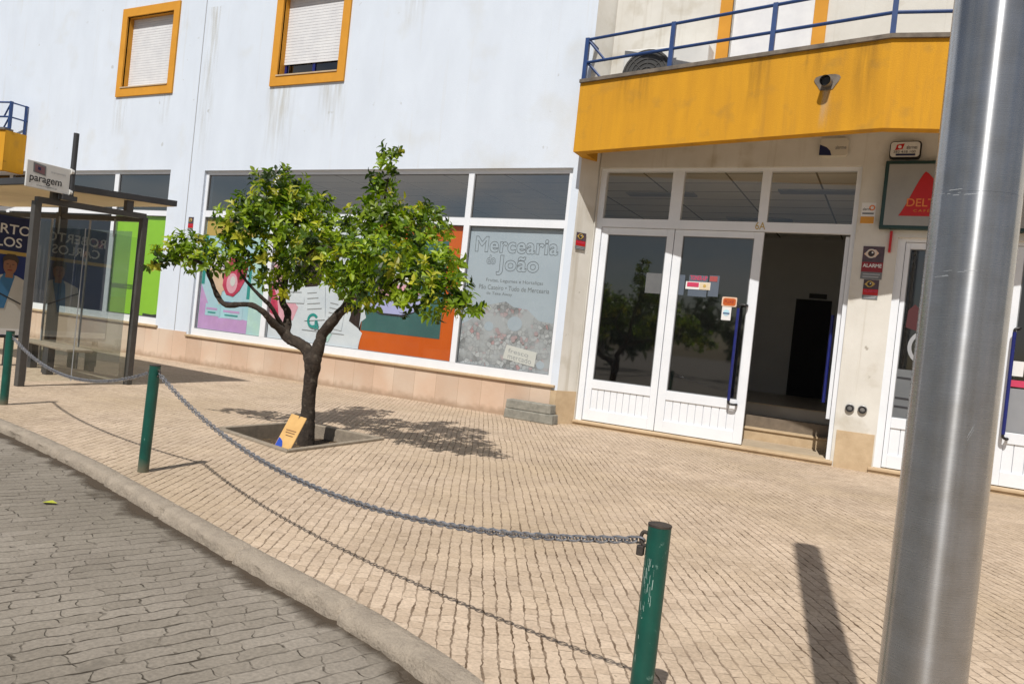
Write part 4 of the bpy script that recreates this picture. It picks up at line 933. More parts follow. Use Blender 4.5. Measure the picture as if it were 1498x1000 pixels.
for x0, x1, z0 in ((-12.40, -11.98, 1.0), (-11.92, -11.36, 0.98)):
    P('pale_panel', rect(x0, x1, z0, z0 + 0.24), wy - 0.009, 'cyan', p1); P('small_print', rect(x0 + .03, x1 - .08, z0 + .12, z0 + .16), wy - 0.012, 'purple', p1); P('small_print', rect(x0 + .08, x1 - .12, z0 + .05, z0 + .08), wy - 0.012, 'tealgreen', p1)
P('small_print', rect(-11.9, -11.55, 1.27, 1.31), wy - 0.009, 'navy', p1)
# 2: torn white sheet with pinned papers
p2 = thing('torn_white_poster', (-9.6, wy, 0.7), 'torn white poster with pink shapes and pinned papers behind the tree', 'poster')
edge = [(-8.46, 0.71)]
random.seed(3)
z = 0.78
while z < 2.9: edge.append((-8.42 + random.uniform(-.07, .07), z)); z += random.uniform(.05, .16)
P('sheet', [(-10.66, 0.71)] + edge + [(-8.45, 2.955), (-10.66, 2.955)], wy, 'paper', p2)
P('pink_shape', [(-10.65, 1.15), (-10.3, 1.0), (-10.05, 1.1), (-9.95, 1.35), (-10.2, 1.55), (-10.4, 2.0), (-10.65, 2.2)], wy - 0.003, 'pink', p2); P('rose_shape', [(-10.65, 1.2), (-10.4, 1.1), (-10.5, 1.5), (-10.65, 1.75)], wy - 0.006, 'rose', p2)
P('pink_shape', [(-9.0, 1.6), (-8.48, 1.35), (-8.47, 2.3), (-8.8, 2.1)], wy - 0.003, 'pink', p2)
hair = [(-9.72 + 0.34 * math.cos(a) * (1 + .12 * math.sin(5 * a)), 2.12 + 0.42 * math.sin(a) * (1 + .1 * math.cos(4 * a))) for a in [i * PI / 12 for i in range(24)]]
P('dark_shape', hair, wy - 0.006, 'brown', p2); P('dark_shape', [(-8.72, 1.2), (-8.48, 1.08), (-8.46, 1.75), (-8.62, 1.6)], wy - 0.006, 'brown', p2)
for (x, z, w, h_, a) in ((-9.55, 1.45, .5, .62, .12), (-9.05, 1.3, .42, .55, -.1), (-10.05, 1.72, .45, .6, .05), (-8.95, 1.85, .4, .5, .2)):
    c, s = math.cos(a), math.sin(a); q = [(x + c * dx - s * dz, z + s * dx + c * dz) for dx, dz in ((-w / 2, -h_ / 2), (w / 2, -h_ / 2), (w / 2, h_ / 2), (-w / 2, h_ / 2))]
    off = random.uniform(.008, .016)
    P('pinned_paper', q, wy - off, 'paper', p2)
    for k in range(4):
        dz = h_ * (0.3 - 0.16 * k); q = [(x + c * dx - s * d_, z + s * dx + c * d_) for dx, d_ in ((-w * .35, dz), (w * (.1 + .08 * k), dz), (w * (.1 + .08 * k), dz + .018), (-w * .35, dz + .018))]
        P('print_line', q, wy - off - 0.0035, 'midgrey', p2)
MB().ring((-9.55, 1.13), 0.085, 0.135, wy - 0.020, 0.002, 20, 0.6, 5.6).build('logo', 'tealgreen', p2); text('logo', '&', -9.52, -9.38, 0.98, 1.14, wy - 0.0225, 'tealgreen', p2, offset=0.02)
P('mint_tag', [(-9.45, 0.78), (-9.15, 0.78), (-9.08, 0.93), (-9.42, 0.93)], wy - 0.008, 'mint', p2); P('print_line', rect(-9.8, -8.8, 0.94, 0.95), wy - 0.008, 'midgrey', p2); P('print_line', rect(-10.62, -10.4, 1.02, 1.08), wy - 0.008, 'dark', p2)
# 3: orange and teal poster
p3 = thing('orange_poster', (-7.5, wy, 0.72), 'orange poster with teal block and lilac shape beside the grocery sign', 'poster')
P('sheet', rect(-8.45, -6.495, 0.712, 2.955), wy + 0.004, 'orange', p3); P('teal_block', rect(-8.44, -6.78, 1.06, 2.70), wy + 0.001, 'teal', p3)
lil = [(-8.33, 1.50), (-8.05, 1.40), (-7.6, 1.40), (-7.35, 1.47), (-7.22, 1.62), (-7.2, 1.80), (-7.3, 1.86), (-8.2, 1.86), (-8.28, 1.7)]
P('lilac_shape', lil, wy - 0.002, 'lilac', p3); P('pink_stripe', [(-8.2, 1.70), (-7.3, 1.72), (-7.24, 1.82), (-7.35, 1.98), (-8.1, 1.98)], wy - 0.005, 'pink', p3); P('white_stripe', [(-8.1, 1.90), (-7.4, 1.92), (-7.5, 2.12), (-8.0, 2.12)], wy - 0.008, 'white', p3)
P('edge_shadow', [(-8.33, 1.50), (-8.05, 1.40), (-7.6, 1.40), (-7.35, 1.47), (-7.22, 1.62), (-7.30, 1.47), (-7.58, 1.36), (-8.05, 1.365), (-8.36, 1.47)], wy - 0.0005, 'dark', p3)
# 4: grocery film with writing
p4 = thing('grocery_window_film', (-5.5, wy, 0.72), 'grey frosted grocery film with outlined lettering and fruit drawing in the right bay', 'window film')
P('film', rect(-6.375, -4.70, 0.712, 2.955), wy, 'frost', p4)
P('fruit_drawing', [(-6.37, 0.715), (-4.70, 0.715), (-4.70, 1.50), (-4.98, 1.52), (-5.2, 1.68), (-5.45, 1.70), (-5.6, 1.78), (-5.85, 1.72), (-6.05, 1.66), (-6.2, 1.45), (-6.37, 1.36)], wy - 0.003, 'fruit', p4)
og = pmat('outline_grey', (0.15, 0.165, 0.185))
text('lettering', 'Mercearia', -6.27, -4.78, 2.55, 2.81, wy - 0.004, og, p4, offset=0.03, outline=0.012, spacing=1.08)
text('lettering', 'João', -5.84, -5.08, 2.19, 2.52, wy - 0.004, og, p4, offset=0.03, outline=0.012, spacing=1.08)
text('lettering', 'do', -6.03, -5.86, 2.36, 2.51, wy - 0.004, og, p4, offset=0.03, outline=0.018)
text('lettering', 'Frutas, Legumes e Hortaliças', -6.00, -4.98, 2.065, 2.135, wy - 0.003, 'greyprint', p4, shear=0.0); text('lettering', 'Pão Caseiro • Tudo de Mercearia', -6.12, -4.86, 1.955, 2.03, wy - 0.003, 'greyprint', p4); text('lettering', 'de Take Away', -5.97, -5.5, 1.86, 1.92, wy - 0.003, 'greyprint', p4)
# fruits drawn larger: a basket rim, pale rounds and leaves
random.seed(11)
for (x, z, r_, m_) in ((-5.86, 1.36, .085, 'frost'), (-5.40, 1.44, .13, 'frost'), (-5.72, 1.30, .06, 'softgrey'), (-5.05, 1.25, .07, 'softgrey'), (-4.82, 1.02, .08, 'softgrey'), (-4.88, 0.84, .07, 'frost'), (-6.2, 1.1, .06, 'softgrey')):
    MB().disc((x, z), r_, wy - 0.006, 0.0015, 20, r_ * .9).build('fruit_shape', m_, p4)
pk = pmat('grey_pink', (0.42, 0.33, 0.35))
for i in range(14):
    MB().disc((-5.45 + random.uniform(-.28, .45), 1.20 + random.uniform(-.13, .12)), random.uniform(.018, .04), wy - 0.0095 - i * 0.0004, 0.0003, 12).build('fruit_shape', pk, p4)
P('banner', [(-5.55, 0.88), (-4.98, 0.80), (-4.96, 1.03), (-5.5, 1.10)], wy - 0.0065, 'offwhite', p4); text('lettering', 'mercado', -5.46, -5.04, 0.885, 0.97, wy - 0.0095, 'midgrey', p4, shear=-0.12); text('lettering', 'fresco', -5.46, -5.1, 0.98, 1.05, wy - 0.0095, 'midgrey', p4, shear=-0.12)
# left window: lime film, and a dark sheet painted as the unlit shop
t = thing('lime_window_film', (-14.6, wy, 0.81), 'plain lime green film filling the window pane behind the bus shelter', 'window film')
P('film', rect(-15.42, -13.77, 0.83, 2.955), wy, 'lime', t); P('dark_band', rect(-15.42, -14.6, 1.36, 1.46), wy - 0.003, pmat('dark_green_print', (0.10, 0.22, 0.03)), t); text('lettering', 'aberto', -14.98, -14.78, 1.385, 1.43, wy - 0.0065, 'lime', t); P('black_foot', [(-14.3, 0.81), (-13.78, 0.81), (-13.78, 0.90), (-14.0, 0.87), (-14.3, 0.88)], wy - 0.004, 'dark', t)
t = P('dark_pane_sheet', rect(-22, -15.56, 0.81, 2.955), wy, pmat('dark_pane_blue', (0.012, 0.016, 0.035), (0.01, 0.013, 0.025), rough=0.3)); tag(t, 'dark blue sheet painted as the dark shop pane seen through the bus shelter glass', 'window film')

# ------------------------------------------------------------------ bus shelter
sh = thing('bus_shelter', (-10.6, 6.2, 0), 'grey metal bus shelter with flat overhanging roof and glass panels', 'bus shelter')
def pole_(x, y, z1, w=0.085): return MB().box(x - w / 2, x + w / 2, y - w / 2, y + w / 2, 0, z1).build('pole', 'darkmetal', sh, bevel=0.006)
pole_(-9.53, 5.41, 2.29); pole_(-9.53, 6.87, 2.36); pole_(-11.55, 6.95, 2.40, 0.12)
pole_(-13.6, 6.95, 2.40)
MB().hexa([(-9.57, 5.40, 2.27), (-9.49, 5.40, 2.27), (-9.49, 6.88, 2.335), (-9.57, 6.88, 2.335)], [(-9.57, 5.40, 2.345), (-9.49, 5.40, 2.345), (-9.49, 6.88, 2.41), (-9.57, 6.88, 2.41)]).build('top_rail', 'darkmetal', sh)
MB().box(-13.6, -9.58, 6.90, 6.96, 2.30, 2.37).build('top_rail', 'darkmetal', sh)
FR, RR, RL, FL = (-9.45, 5.2), (-9.45, 7.32), (-14.4, 7.75), (-14.4, 5.62)
ro = MB().hexa([(*FR, 2.452), (*RR, 2.60), (*RL, 2.60), (*FL, 2.452)], [(*FR, 2.535), (*RR, 2.685), (*RL, 2.685), (*FL, 2.535)]).build('roof', 'fascia', sh, bevel=0.006)
def ins(p, q, d): return (p[0] + (q[0] - p[0]) * d, p[1] + (q[1] - p[1]) * d)
MB().hexa([(-9.48, 5.235, 2.448), (-9.48, 7.29, 2.592), (-14.35, 7.71, 2.592), (-14.35, 5.655, 2.448)], [(-9.48, 5.235, 2.4535), (-9.48, 7.29, 2.5975), (-14.35, 7.71, 2.5975), (-14.35, 5.655, 2.4535)]).build('soffit', 'soffit', ro)
sup = MB()
for y, z0, z1 in ((5.62, 2.35, 2.478), (6.62, 2.40, 2.55)): sup.box(-9.56, -9.49, y - 0.05, y + 0.05, z0, z1)
sup.box(-11.58, -11.50, 6.90, 7.0, 2.40, 2.57).build('roof_bracket', 'darkmetal', sh)
MB().quad((-9.529, 5.46, 0.06), (-9.529, 6.82, 0.06), (-9.529, 6.82, 2.06), (-9.529, 5.46, 2.06)).build('glass_panel', 'sideglass', sh)
MB().box(-9.536, -9.522, 5.46, 5.475, 0.06, 2.06).box(-9.536, -9.522, 6.05, 6.056, 0.06, 2.06).build('panel_edge', 'midgrey', sh)
rg = pane(-11.48, -9.60, 0.10, 2.14, 6.765, 'shelterglass', sh)
MB().box(-11.48, -11.46, 6.752, 6.778, 0.10, 2.27).box(-10.56, -10.55, 6.752, 6.778, 0.10, 2.27).build('panel_edge', 'midgrey', sh)
for x in (-11.3, -10.0): MB().tube([(x, 6.765, 2.05), (x, 6.765, 2.31)], 0.012, 8).build('panel_hanger', 'steel', sh)
# bench
be = thing('bench', (-11.0, 6.5, 0), 'narrow grey slab bench on stubby dark legs inside the bus shelter', 'bench')
MB().hexa([(-11.75, 6.60, 0.39), (-10.05, 6.28, 0.39), (-9.98, 6.62, 0.39), (-11.68, 6.94, 0.39)], [(-11.75, 6.60, 0.43), (-10.05, 6.28, 0.43), (-9.98, 6.62, 0.43), (-11.68, 6.94, 0.43)]).build('seat', 'stone', be, bevel=0.01)
for x, y in ((-10.95, 6.58), (-10.72, 6.46)): MB().box(x - 0.05, x + 0.05, y - 0.05, y + 0.05, 0, 0.39).build('leg', 'fascia', be)
for x, y in ((-11.6, 6.74),): MB().box(x - 0.05, x + 0.05, y - 0.05, y + 0.05, 0, 0.39).build('leg', 'fascia', be)
# stop sign on the roof corner
bs = thing('bus_stop_sign', (-9.40, 5.74, 2.5), 'white bus stop flag sign with black lettering on a dark post above the shelter roof', 'sign')
MB().tube([(-9.40, 5.735, 2.40), (-9.40, 5.735, 3.21)], 0.032, 12).build('post', 'fascia', bs, smooth=True)
MB().box(-9.47, -9.36, 5.62, 5.80, 2.36, 2.42).build('clamp', 'fascia', bs)
brd = MB().box(-9.41, -9.385, 5.175, 5.70, 2.425, 2.745).build('board', 'offwhite', bs, bevel=0.006)
xs_ = -9.384
SP('emblem', [(5.25, 2.612), (5.40, 2.592), (5.395, 2.71), (5.245, 2.73)], xs_, 'greyprint', brd, 0.001); SP('emblem', [(5.27, 2.622), (5.385, 2.606), (5.38, 2.69), (5.265, 2.71)], xs_ + 0.0012, pmat('faded_maroon', (0.20, 0.10, 0.11)), brd, 0.001)
SP('emblem', [(5.30, 2.65), (5.335, 2.645), (5.335, 2.68), (5.30, 2.685)], xs_ + 0.0025, 'navydark', brd, 0.001)
text('lettering', 'paragem', 5.215, 5.60, 2.478, 2.568, xs_ + 0.0022, 'dark', brd, 'side', offset=0.012)
text('lettering', 'transportes', 5.46, 5.64, 2.635, 2.665, xs_ + 0.0022, 'midgrey', brd, 'side'); text('lettering', 'www.transportes.pt', 5.30, 5.55, 2.447, 2.472, xs_ + 0.0022, 'greyprint', brd, 'side')
for z in (2.72, 2.46): MB().tube([(-9.40, 5.70, z), (-9.40, 5.735, z)], 0.04, 10).build('collar', 'offwhite', bs)

# election poster stand
ad = thing('poster_stand', (-11.8, 6.15, 0), 'blue election poster stand with a man in a white jacket behind the shelter post', 'poster stand')
SPx = -11.80
MB().box(SPx - 0.08, SPx - 0.002, 5.50, 6.75, 0.42, 2.24).build('frame', 'fascia', ad)
MB().box(SPx - 0.06, SPx - 0.02, 5.62, 5.70, 0, 0.42).box(SPx - 0.06, SPx - 0.02, 6.45, 6.53, 0, 0.42).build('leg', 'fascia', ad)
SP('sheet', [(5.52, 0.46), (6.73, 0.46), (6.73, 2.22), (5.52, 2.22)], SPx - 0.001, 'navy', ad)
SP('dark_heading', [(5.53, 1.72), (6.72, 1.72), (6.72, 2.21), (5.53, 2.21)], SPx + 0.002, 'navydark', ad)
SP('gold_band', [(5.53, 1.66), (6.72, 1.66), (6.72, 1.715), (5.53, 1.715)], SPx + 0.002, 'gold', ad)
text('lettering', 'ROBERTO', 5.67, 6.65, 1.965, 2.11, SPx + 0.006, 'white', ad, 'side', offset=0.012); text('lettering', 'CARLOS', 5.76, 6.54, 1.775, 1.92, SPx + 0.006, 'white', ad, 'side', offset=0.012)
px = 6.40
SP('jacket', [(px - .40, 0.56), (px + .31, 0.56), (px + .32, 1.1), (px + .27, 1.28), (px + .10, 1.36), (px - .10, 1.36), (px - .33, 1.27), (px - .40, 1.0)], SPx + 0.003, 'jacket', ad)
SP('shirt', [(px - .16, 0.86), (px - .03, 0.86), (px + .08, 1.34), (px + .06, 1.38), (px - .07, 1.38), (px - .12, 1.3)], SPx + 0.006, 'shirt', ad)
SP('jacket_line', [(px - .36, 1.18), (px + .20, 0.93), (px + .20, 0.95), (px - .36, 1.20)], SPx + 0.0085, 'dark', ad)
SP('neck', [(px - .055, 1.32), (px + .055, 1.32), (px + .05, 1.45), (px - .05, 1.45)], SPx + 0.0085, 'skin', ad)
side_face = [(px + 0.095 * math.cos(i * PI / 10), 1.50 + 0.135 * math.sin(i * PI / 10)) for i in range(20)]
SP('face', side_face, SPx + 0.011, 'skin', ad)
SP('hair', [(px - .105, 1.50), (px - .09, 1.56), (px - .03, 1.585), (px + .05, 1.58), (px + .09, 1.55), (px + .105, 1.50), (px + .115, 1.60), (px + .06, 1.67), (px - .05, 1.67), (px - .11, 1.61)], SPx + 0.0135, 'hair', ad)
for s_ in (-1, 1): SP('eye', [(px + s_ * .04 - .014, 1.515), (px + s_ * .04 + .014, 1.515), (px + s_ * .04 + .014, 1.525), (px + s_ * .04 - .014, 1.525)], SPx + 0.0135, 'dark', ad)
SP('mouth', [(px - .035, 1.425), (px + .035, 1.425), (px + .03, 1.438), (px - .03, 1.438)], SPx + 0.0135, 'deepred', ad)
SP('nose', [(px - .014, 1.465), (px + .014, 1.465), (px + .006, 1.51), (px - .006, 1.51)], SPx + 0.0135, pmat('skin_shade_print', (0.26, 0.11, 0.06)), ad)
SP('white_footer', [(5.53, 0.47), (6.72, 0.47), (6.72, 0.56), (5.53, 0.56)], SPx + 0.0055, 'white', ad)

# ------------------------------------------------------------------ posts and chains
def green_post(x, y, h, lean, label, scratches=False, sides=(-1, 1)):
    t = thing('bollard', (x, y, 0), label, 'bollard', 'green chain posts along the kerb')
    top = (x + lean, y, h); r = 0.0385
    MB().tube([(x, y, -0.02), (x + lean * .5, y, h * .5), top], r, 28).build('shaft', 'postgreen', t, smooth=True)
    MB().tube([(top[0], y, h - 0.003), (top[0], y, h + 0.004)], r + 0.0008, 24).build('cap', 'postcap', t)
    for s in sides:
        MB().tube(catmull([(top[0] + s * (r - .004), y, h - 0.035), (top[0] + s * (r + .014), y, h - 0.033), (top[0] + s * (r + .022), y, h - 0.055), (top[0] + s * (r + .012), y, h - 0.075), (top[0] + s * (r - .004), y, h - 0.075)], 4), 0.0065, 8).build('hook', 'postcap', t, smooth=True)
    if scratches:
        lk = MB().box(top[0] - r - .030, top[0] - r - .006, y - .014, y + .010, h - .112, h - .078).build('padlock', 'postcap', t, bevel=0.004)
        sc = MB(); rnd = random.Random(5)
        for i in range(46):
            zz = h - 0.10 - abs(rnd.gauss(0, .13)); a = R(-100) + rnd.gauss(0, .32) - (h - zz) * 0.9
            dz = rnd.uniform(.004, .035); da = rnd.uniform(.01, .10); da2 = da * rnd.uniform(-1, 1.5)
            lx = x + lean * zz / h
            def cp(a_, z_): return (lx + (r + .0012) * math.cos(a_), y + (r + .0012) * math.sin(a_), z_)
            sc.quad(cp(a, zz), cp(a + da * .5, zz), cp(a + da2 + da * .5, zz - dz), cp(a + da2, zz - dz))
        sc.build('paint_scratches', 'scratch', t)
    return top
tA = green_post(-8.13, 4.48, 0.765, 0.0, 'green chain post at the left edge in front of the bus shelter')
tB = green_post(-4.80, 3.655, 0.785, 0.02, 'green chain post standing between the kerb and the tree')
tC = green_post(-0.645, 2.45, 0.715, 0.005, 'green chain post with pale scratches nearest the steel column', True, (-1,))
def chain(a, b, sag, label):
    a, b = Vector(a), Vector(b)
    pts = []; n = 400
    for i in range(n + 1):
        t = i / n; p = a.lerp(b, t); p.z -= 4 * sag * t * (1 - t); pts.append(p)
    ln = [0]
    for i in range(n): ln.append(ln[-1] + (pts[i + 1] - pts[i]).length)
    pitch = 0.0305; N_ = int(ln[-1] / pitch); mb = MB(); k = 0
    rng_ = random.Random(2)
    for q in range(N_):
        s = (q + 0.5) * ln[-1] / N_
        while k < n - 1 and ln[k + 1] < s: k += 1
        p = pts[k].lerp(pts[k + 1], (s - ln[k]) / max(1e-6, ln[k + 1] - ln[k])); d = (pts[k + 1] - pts[k]).normalized()
        sidev = d.cross(Vector((0, 0, 1))).normalized(); upv = sidev.cross(d)
        tw = (PI / 4 if q % 2 == 0 else -PI / 4) + rng_.uniform(-.15, .15)
        w = sidev * math.cos(tw) + upv * math.sin(tw)
        loop = []
        for j in range(12):
            t = 2 * PI * j / 12; c, sn = math.cos(t), math.sin(t)
            loop.append(p + d * (0.0245 * (abs(c) ** 0.75) * (1 if c >= 0 else -1)) + w * 0.0135 * sn)
        n0 = len(mb.v)
        nn = d.cross(w).normalized()
        for j in range(12):
            ctr = loop[j]; rad = (ctr - p).normalized()
            for m_ in range(5):
                a_ = 2 * PI * m_ / 5; mb.v.append(tuple(ctr + (rad * math.cos(a_) + nn * math.sin(a_)) * 0.0046))
        for j in range(12):
            for m_ in range(5):
                mb.f.append((n0 + j * 5 + m_, n0 + ((j + 1) % 12) * 5 + m_, n0 + ((j + 1) % 12) * 5 + (m_ + 1) % 5, n0 + j * 5 + (m_ + 1) % 5))
    o = mb.build('chain', 'chain', smooth=True); tag(o, label, 'chain', 'steel chains between the green posts'); return o
chain((tA[0] + .055, tA[1], tA[2] - .06), (tB[0] - .055, tB[1], tB[2] - .06), 0.215, 'steel chain sagging in front of the bus shelter')
chain((tB[0] + .055, tB[1], tB[2] - .06), (tC[0] - .055, tC[1], tC[2] - .06), 0.305, 'long steel chain sagging across the pavement to the scratched post')

# steel column in the right foreground
PX_, PY_, R0 = 0.125, 2.0, 0.0905
sc_ = thing('steel_column', (PX_, PY_, 0), 'thick brushed steel column standing in the right foreground', 'column')
def col_tube(z0, z1, r): return MB().tube([(PX_, PY_, z0), (PX_, PY_, z1)], r, 96)
col_tube(0, 1.717, R0).build('lower_shaft', 'pole', sc_, smooth=True); col_tube(1.7175, 5.0, R0 - 0.0006).build('upper_shaft', 'pole', sc_, smooth=True)
col_tube(0.0, 0.012, 0.16).build('base_plate', 'steel', sc_)
mk = MB(); rnd = random.Random(9)
def arc_mark(a, z, da, dz, th):
    rr = R0 + 0.0004
    for k in range(5):
        a0 = a + da * k / 5; a1 = a + da * (k + 1) / 5; z0 = z + dz * k / 5 + rnd.uniform(-.0006, .0006); z1 = z + dz * (k + 1) / 5
        mk.quad((PX_ + rr * math.cos(a0), PY_ + rr * math.sin(a0), z0), (PX_ + rr * math.cos(a1), PY_ + rr * math.sin(a1), z1), (PX_ + rr * math.cos(a1), PY_ + rr * math.sin(a1), z1 + th), (PX_ + rr * math.cos(a0), PY_ + rr * math.sin(a0), z0 + th))
for i in range(9): arc_mark(R(-90) + rnd.uniform(-1.2, -.2), 1.716 + rnd.uniform(-.007, .007), rnd.uniform(.05, .3), 0, rnd.uniform(.0005, .0012))
for i in range(5): arc_mark(R(-90) + rnd.uniform(-.9, -.1), 1.53 + rnd.uniform(-.012, .012), rnd.uniform(.08, .4), rnd.uniform(0, .004), rnd.uniform(.0004, .0012))
for i in range(3): arc_mark(R(-90) + rnd.uniform(.3, .5), 1.17 + i * .006, .12, .025, .0008)
mk.build('scuff_marks', pmat('pale_scuff', (0.50, 0.54, 0.58), rough=0.6), sc_)

# ------------------------------------------------------------------ orange tree
tr = thing('orange_tree', (-5.43, 6.05, -0.09), 'small bushy orange tree with forked dark trunk growing in the pavement pit', 'tree')
trunk = [(-5.427, 6.05, -0.12, .088), (-5.437, 6.05, 0.03, .078), (-5.445, 6.05, 0.181, .072), (-5.451, 6.04, 0.435, .066), (-5.434, 6.03, 0.655, .073), (-5.419, 6.02, 0.80, .086), (-5.42, 6.02, 0.87, .060)]
limbs = [
 [(-5.43, 6.02, 0.74, .068), (-5.50, 6.01, 0.87, .062), (-5.596, 6.0, 0.935, .057), (-5.738, 5.98, 0.985, .052), (-5.80, 5.97, 1.03, .056), (-5.83, 5.97, 1.06, .044)],
 [(-5.79, 5.97, 1.01, .05), (-5.871, 6.05, 1.162, .04), (-5.934, 6.1, 1.265, .037), (-6.038, 6.12, 1.371, .034), (-6.068, 6.15, 1.592, .036), (-6.111, 6.2, 1.778, .032), (-6.278, 6.25, 1.954, .024), (-6.471, 6.3, 2.229, .014), (-6.588, 6.35, 2.553, .006)],
 [(-5.80, 5.97, 1.02, .044), (-5.838, 5.8, 1.149, .034), (-5.875, 5.7, 1.24, .03), (-5.994, 5.6, 1.301, .027), (-6.141, 5.45, 1.27, .026), (-6.226, 5.4, 1.358, .024), (-6.291, 5.35, 1.518, .02), (-6.385, 5.3, 1.668, .014), (-6.67, 5.25, 1.718, .007)],
 [(-5.84, 5.96, 1.10, .028), (-5.846, 5.8, 1.278, .021), (-5.894, 5.7, 1.374, .019), (-5.97, 5.6, 1.481, .016), (-6.062, 5.5, 1.641, .012), (-6.225, 5.5, 1.952, .006)],
 [(-5.42, 6.02, 0.76, .07), (-5.383, 6.05, 0.987, .057), (-5.384, 6.08, 1.076, .055), (-5.24, 6.1, 1.263, .046), (-5.157, 6.15, 1.433, .038), (-5.11, 6.2, 1.6, .03), (-5.061, 6.3, 1.868, .022), (-4.959, 6.3, 2.272, .014), (-4.908, 6.3, 2.778, .006)],
 [(-5.22, 6.1, 1.28, .034), (-4.883, 5.95, 1.423, .026), (-4.531, 5.8, 1.477, .022), (-4.414, 5.75, 1.507, .021), (-4.221, 5.7, 1.672, .014), (-3.926, 5.7, 1.785, .01), (-3.604, 5.7, 1.586, .006)],
 [(-5.16, 6.15, 1.42, .028), (-5.258, 6.5, 1.583, .02), (-5.235, 6.8, 1.809, .014), (-4.981, 6.9, 2.223, .007)],
 [(-6.10, 6.2, 1.74, .02), (-5.718, 6.0, 1.832, .015), (-5.272, 5.8, 1.966, .011), (-4.911, 5.7, 1.898, .006)],
 [(-6.06, 6.14, 1.52, .016), (-5.92, 5.9, 1.62, .010), (-5.8, 5.8, 1.75, .006)]]
tm = MB()
def limb(mb, path, seg=20):
    P3 = catmull([p[:3] for p in path], 5); Rr = []
    for i in range(len(path) - 1):
        for j in range(5): Rr.append(path[i][3] + (path[i + 1][3] - path[i][3]) * j / 5)
    Rr.append(path[-1][3])
    n0 = len(mb.v); mb.tube(P3, Rr, seg)
    for i in range(n0, len(mb.v)):   # knotty bark
        v = Vector(mb.v[i]); k = mnoise.noise(v * 9) * 0.013 + mnoise.noise(v * 24) * 0.008 + abs(mnoise.noise(Vector((v.x * 40, v.y * 40, v.z * 7)))) * 0.010
        c = P3[min((i - n0) // seg, len(P3) - 1)]; d = (v - c); r_ = Rr[min((i - n0) // seg, len(Rr) - 1)]
        if d.length > 1e-6: mb.v[i] = tuple(v + d.normalized() * k * min(1, r_ / .04))
limb(tm, trunk, 32)
for l in limbs: limb(tm, l)
tm.build('trunk', 'bark', tr, smooth=True)
blobs = [(-7.02, 5.25, 1.61, 0.09), (-6.82, 5.25, 1.7, 0.14), (-6.64, 5.3, 1.78, 0.17), (-6.34, 5.3, 1.67, 0.15), (-6.58, 5.4, 1.85, 0.13), (-6.22, 5.4, 1.80, 0.14), (-6.1, 5.45, 1.66, 0.09), (-6.18, 5.5, 2.1, 0.17), (-6.17, 5.7, 2.31, 0.2), (-6.12, 5.6, 2.01, 0.21), (-6.22, 6.0, 2.6, 0.21), (-6.38, 6.4, 2.74, 0.14), (-6.03, 5.8, 2.3, 0.28), (-5.99, 6.2, 2.45, 0.27), (-5.85, 5.9, 2.07, 0.3), (-5.94, 5.7, 1.74, 0.2), (-6.14, 6.5, 2.27, 0.22), (-6.05, 6.6, 2.45, 0.16), (-5.44, 5.9, 1.87, 0.26), (-5.8, 6.0, 1.72, 0.16), (-5.99, 5.9, 1.55, 0.1), (-5.46, 6.2, 2.09, 0.25), (-4.9, 6.3, 3.05, 0.06), (-4.94, 6.3, 2.92, 0.09), (-4.96, 6.3, 2.76, 0.12), (-4.96, 6.25, 2.56, 0.14), (-4.85, 6.2, 2.38, 0.2), (-5.02, 6.1, 2.24, 0.2), (-4.85, 5.7, 1.77, 0.23), (-4.78, 5.8, 1.58, 0.16), (-4.61, 5.8, 1.89, 0.27), (-4.56, 6.2, 2.16, 0.26), (-4.58, 6.4, 2.43, 0.14), (-4.43, 6.5, 2.32, 0.17), (-4.26, 6.2, 2.03, 0.23), (-4.16, 5.6, 1.73, 0.25), (-3.98, 5.7, 1.62, 0.2), (-4.41, 5.6, 1.55, 0.15), (-5.04, 5.9, 1.61, 0.12), (-3.91, 5.9, 1.81, 0.19), (-3.68, 5.8, 1.65, 0.16), (-3.74, 5.7, 1.51, 0.14), (-3.55, 5.8, 1.51, 0.11), (-3.42, 5.8, 1.47, 0.06), (-3.62, 5.7, 1.43, 0.09), (-3.97, 5.6, 1.46, 0.1), (-4.2, 5.6, 1.47, 0.08), (-3.9, 6.1, 1.94, 0.11), (-5.87, 5.9, 1.48, 0.07), (-4.64, 5.7, 1.41, 0.07)]
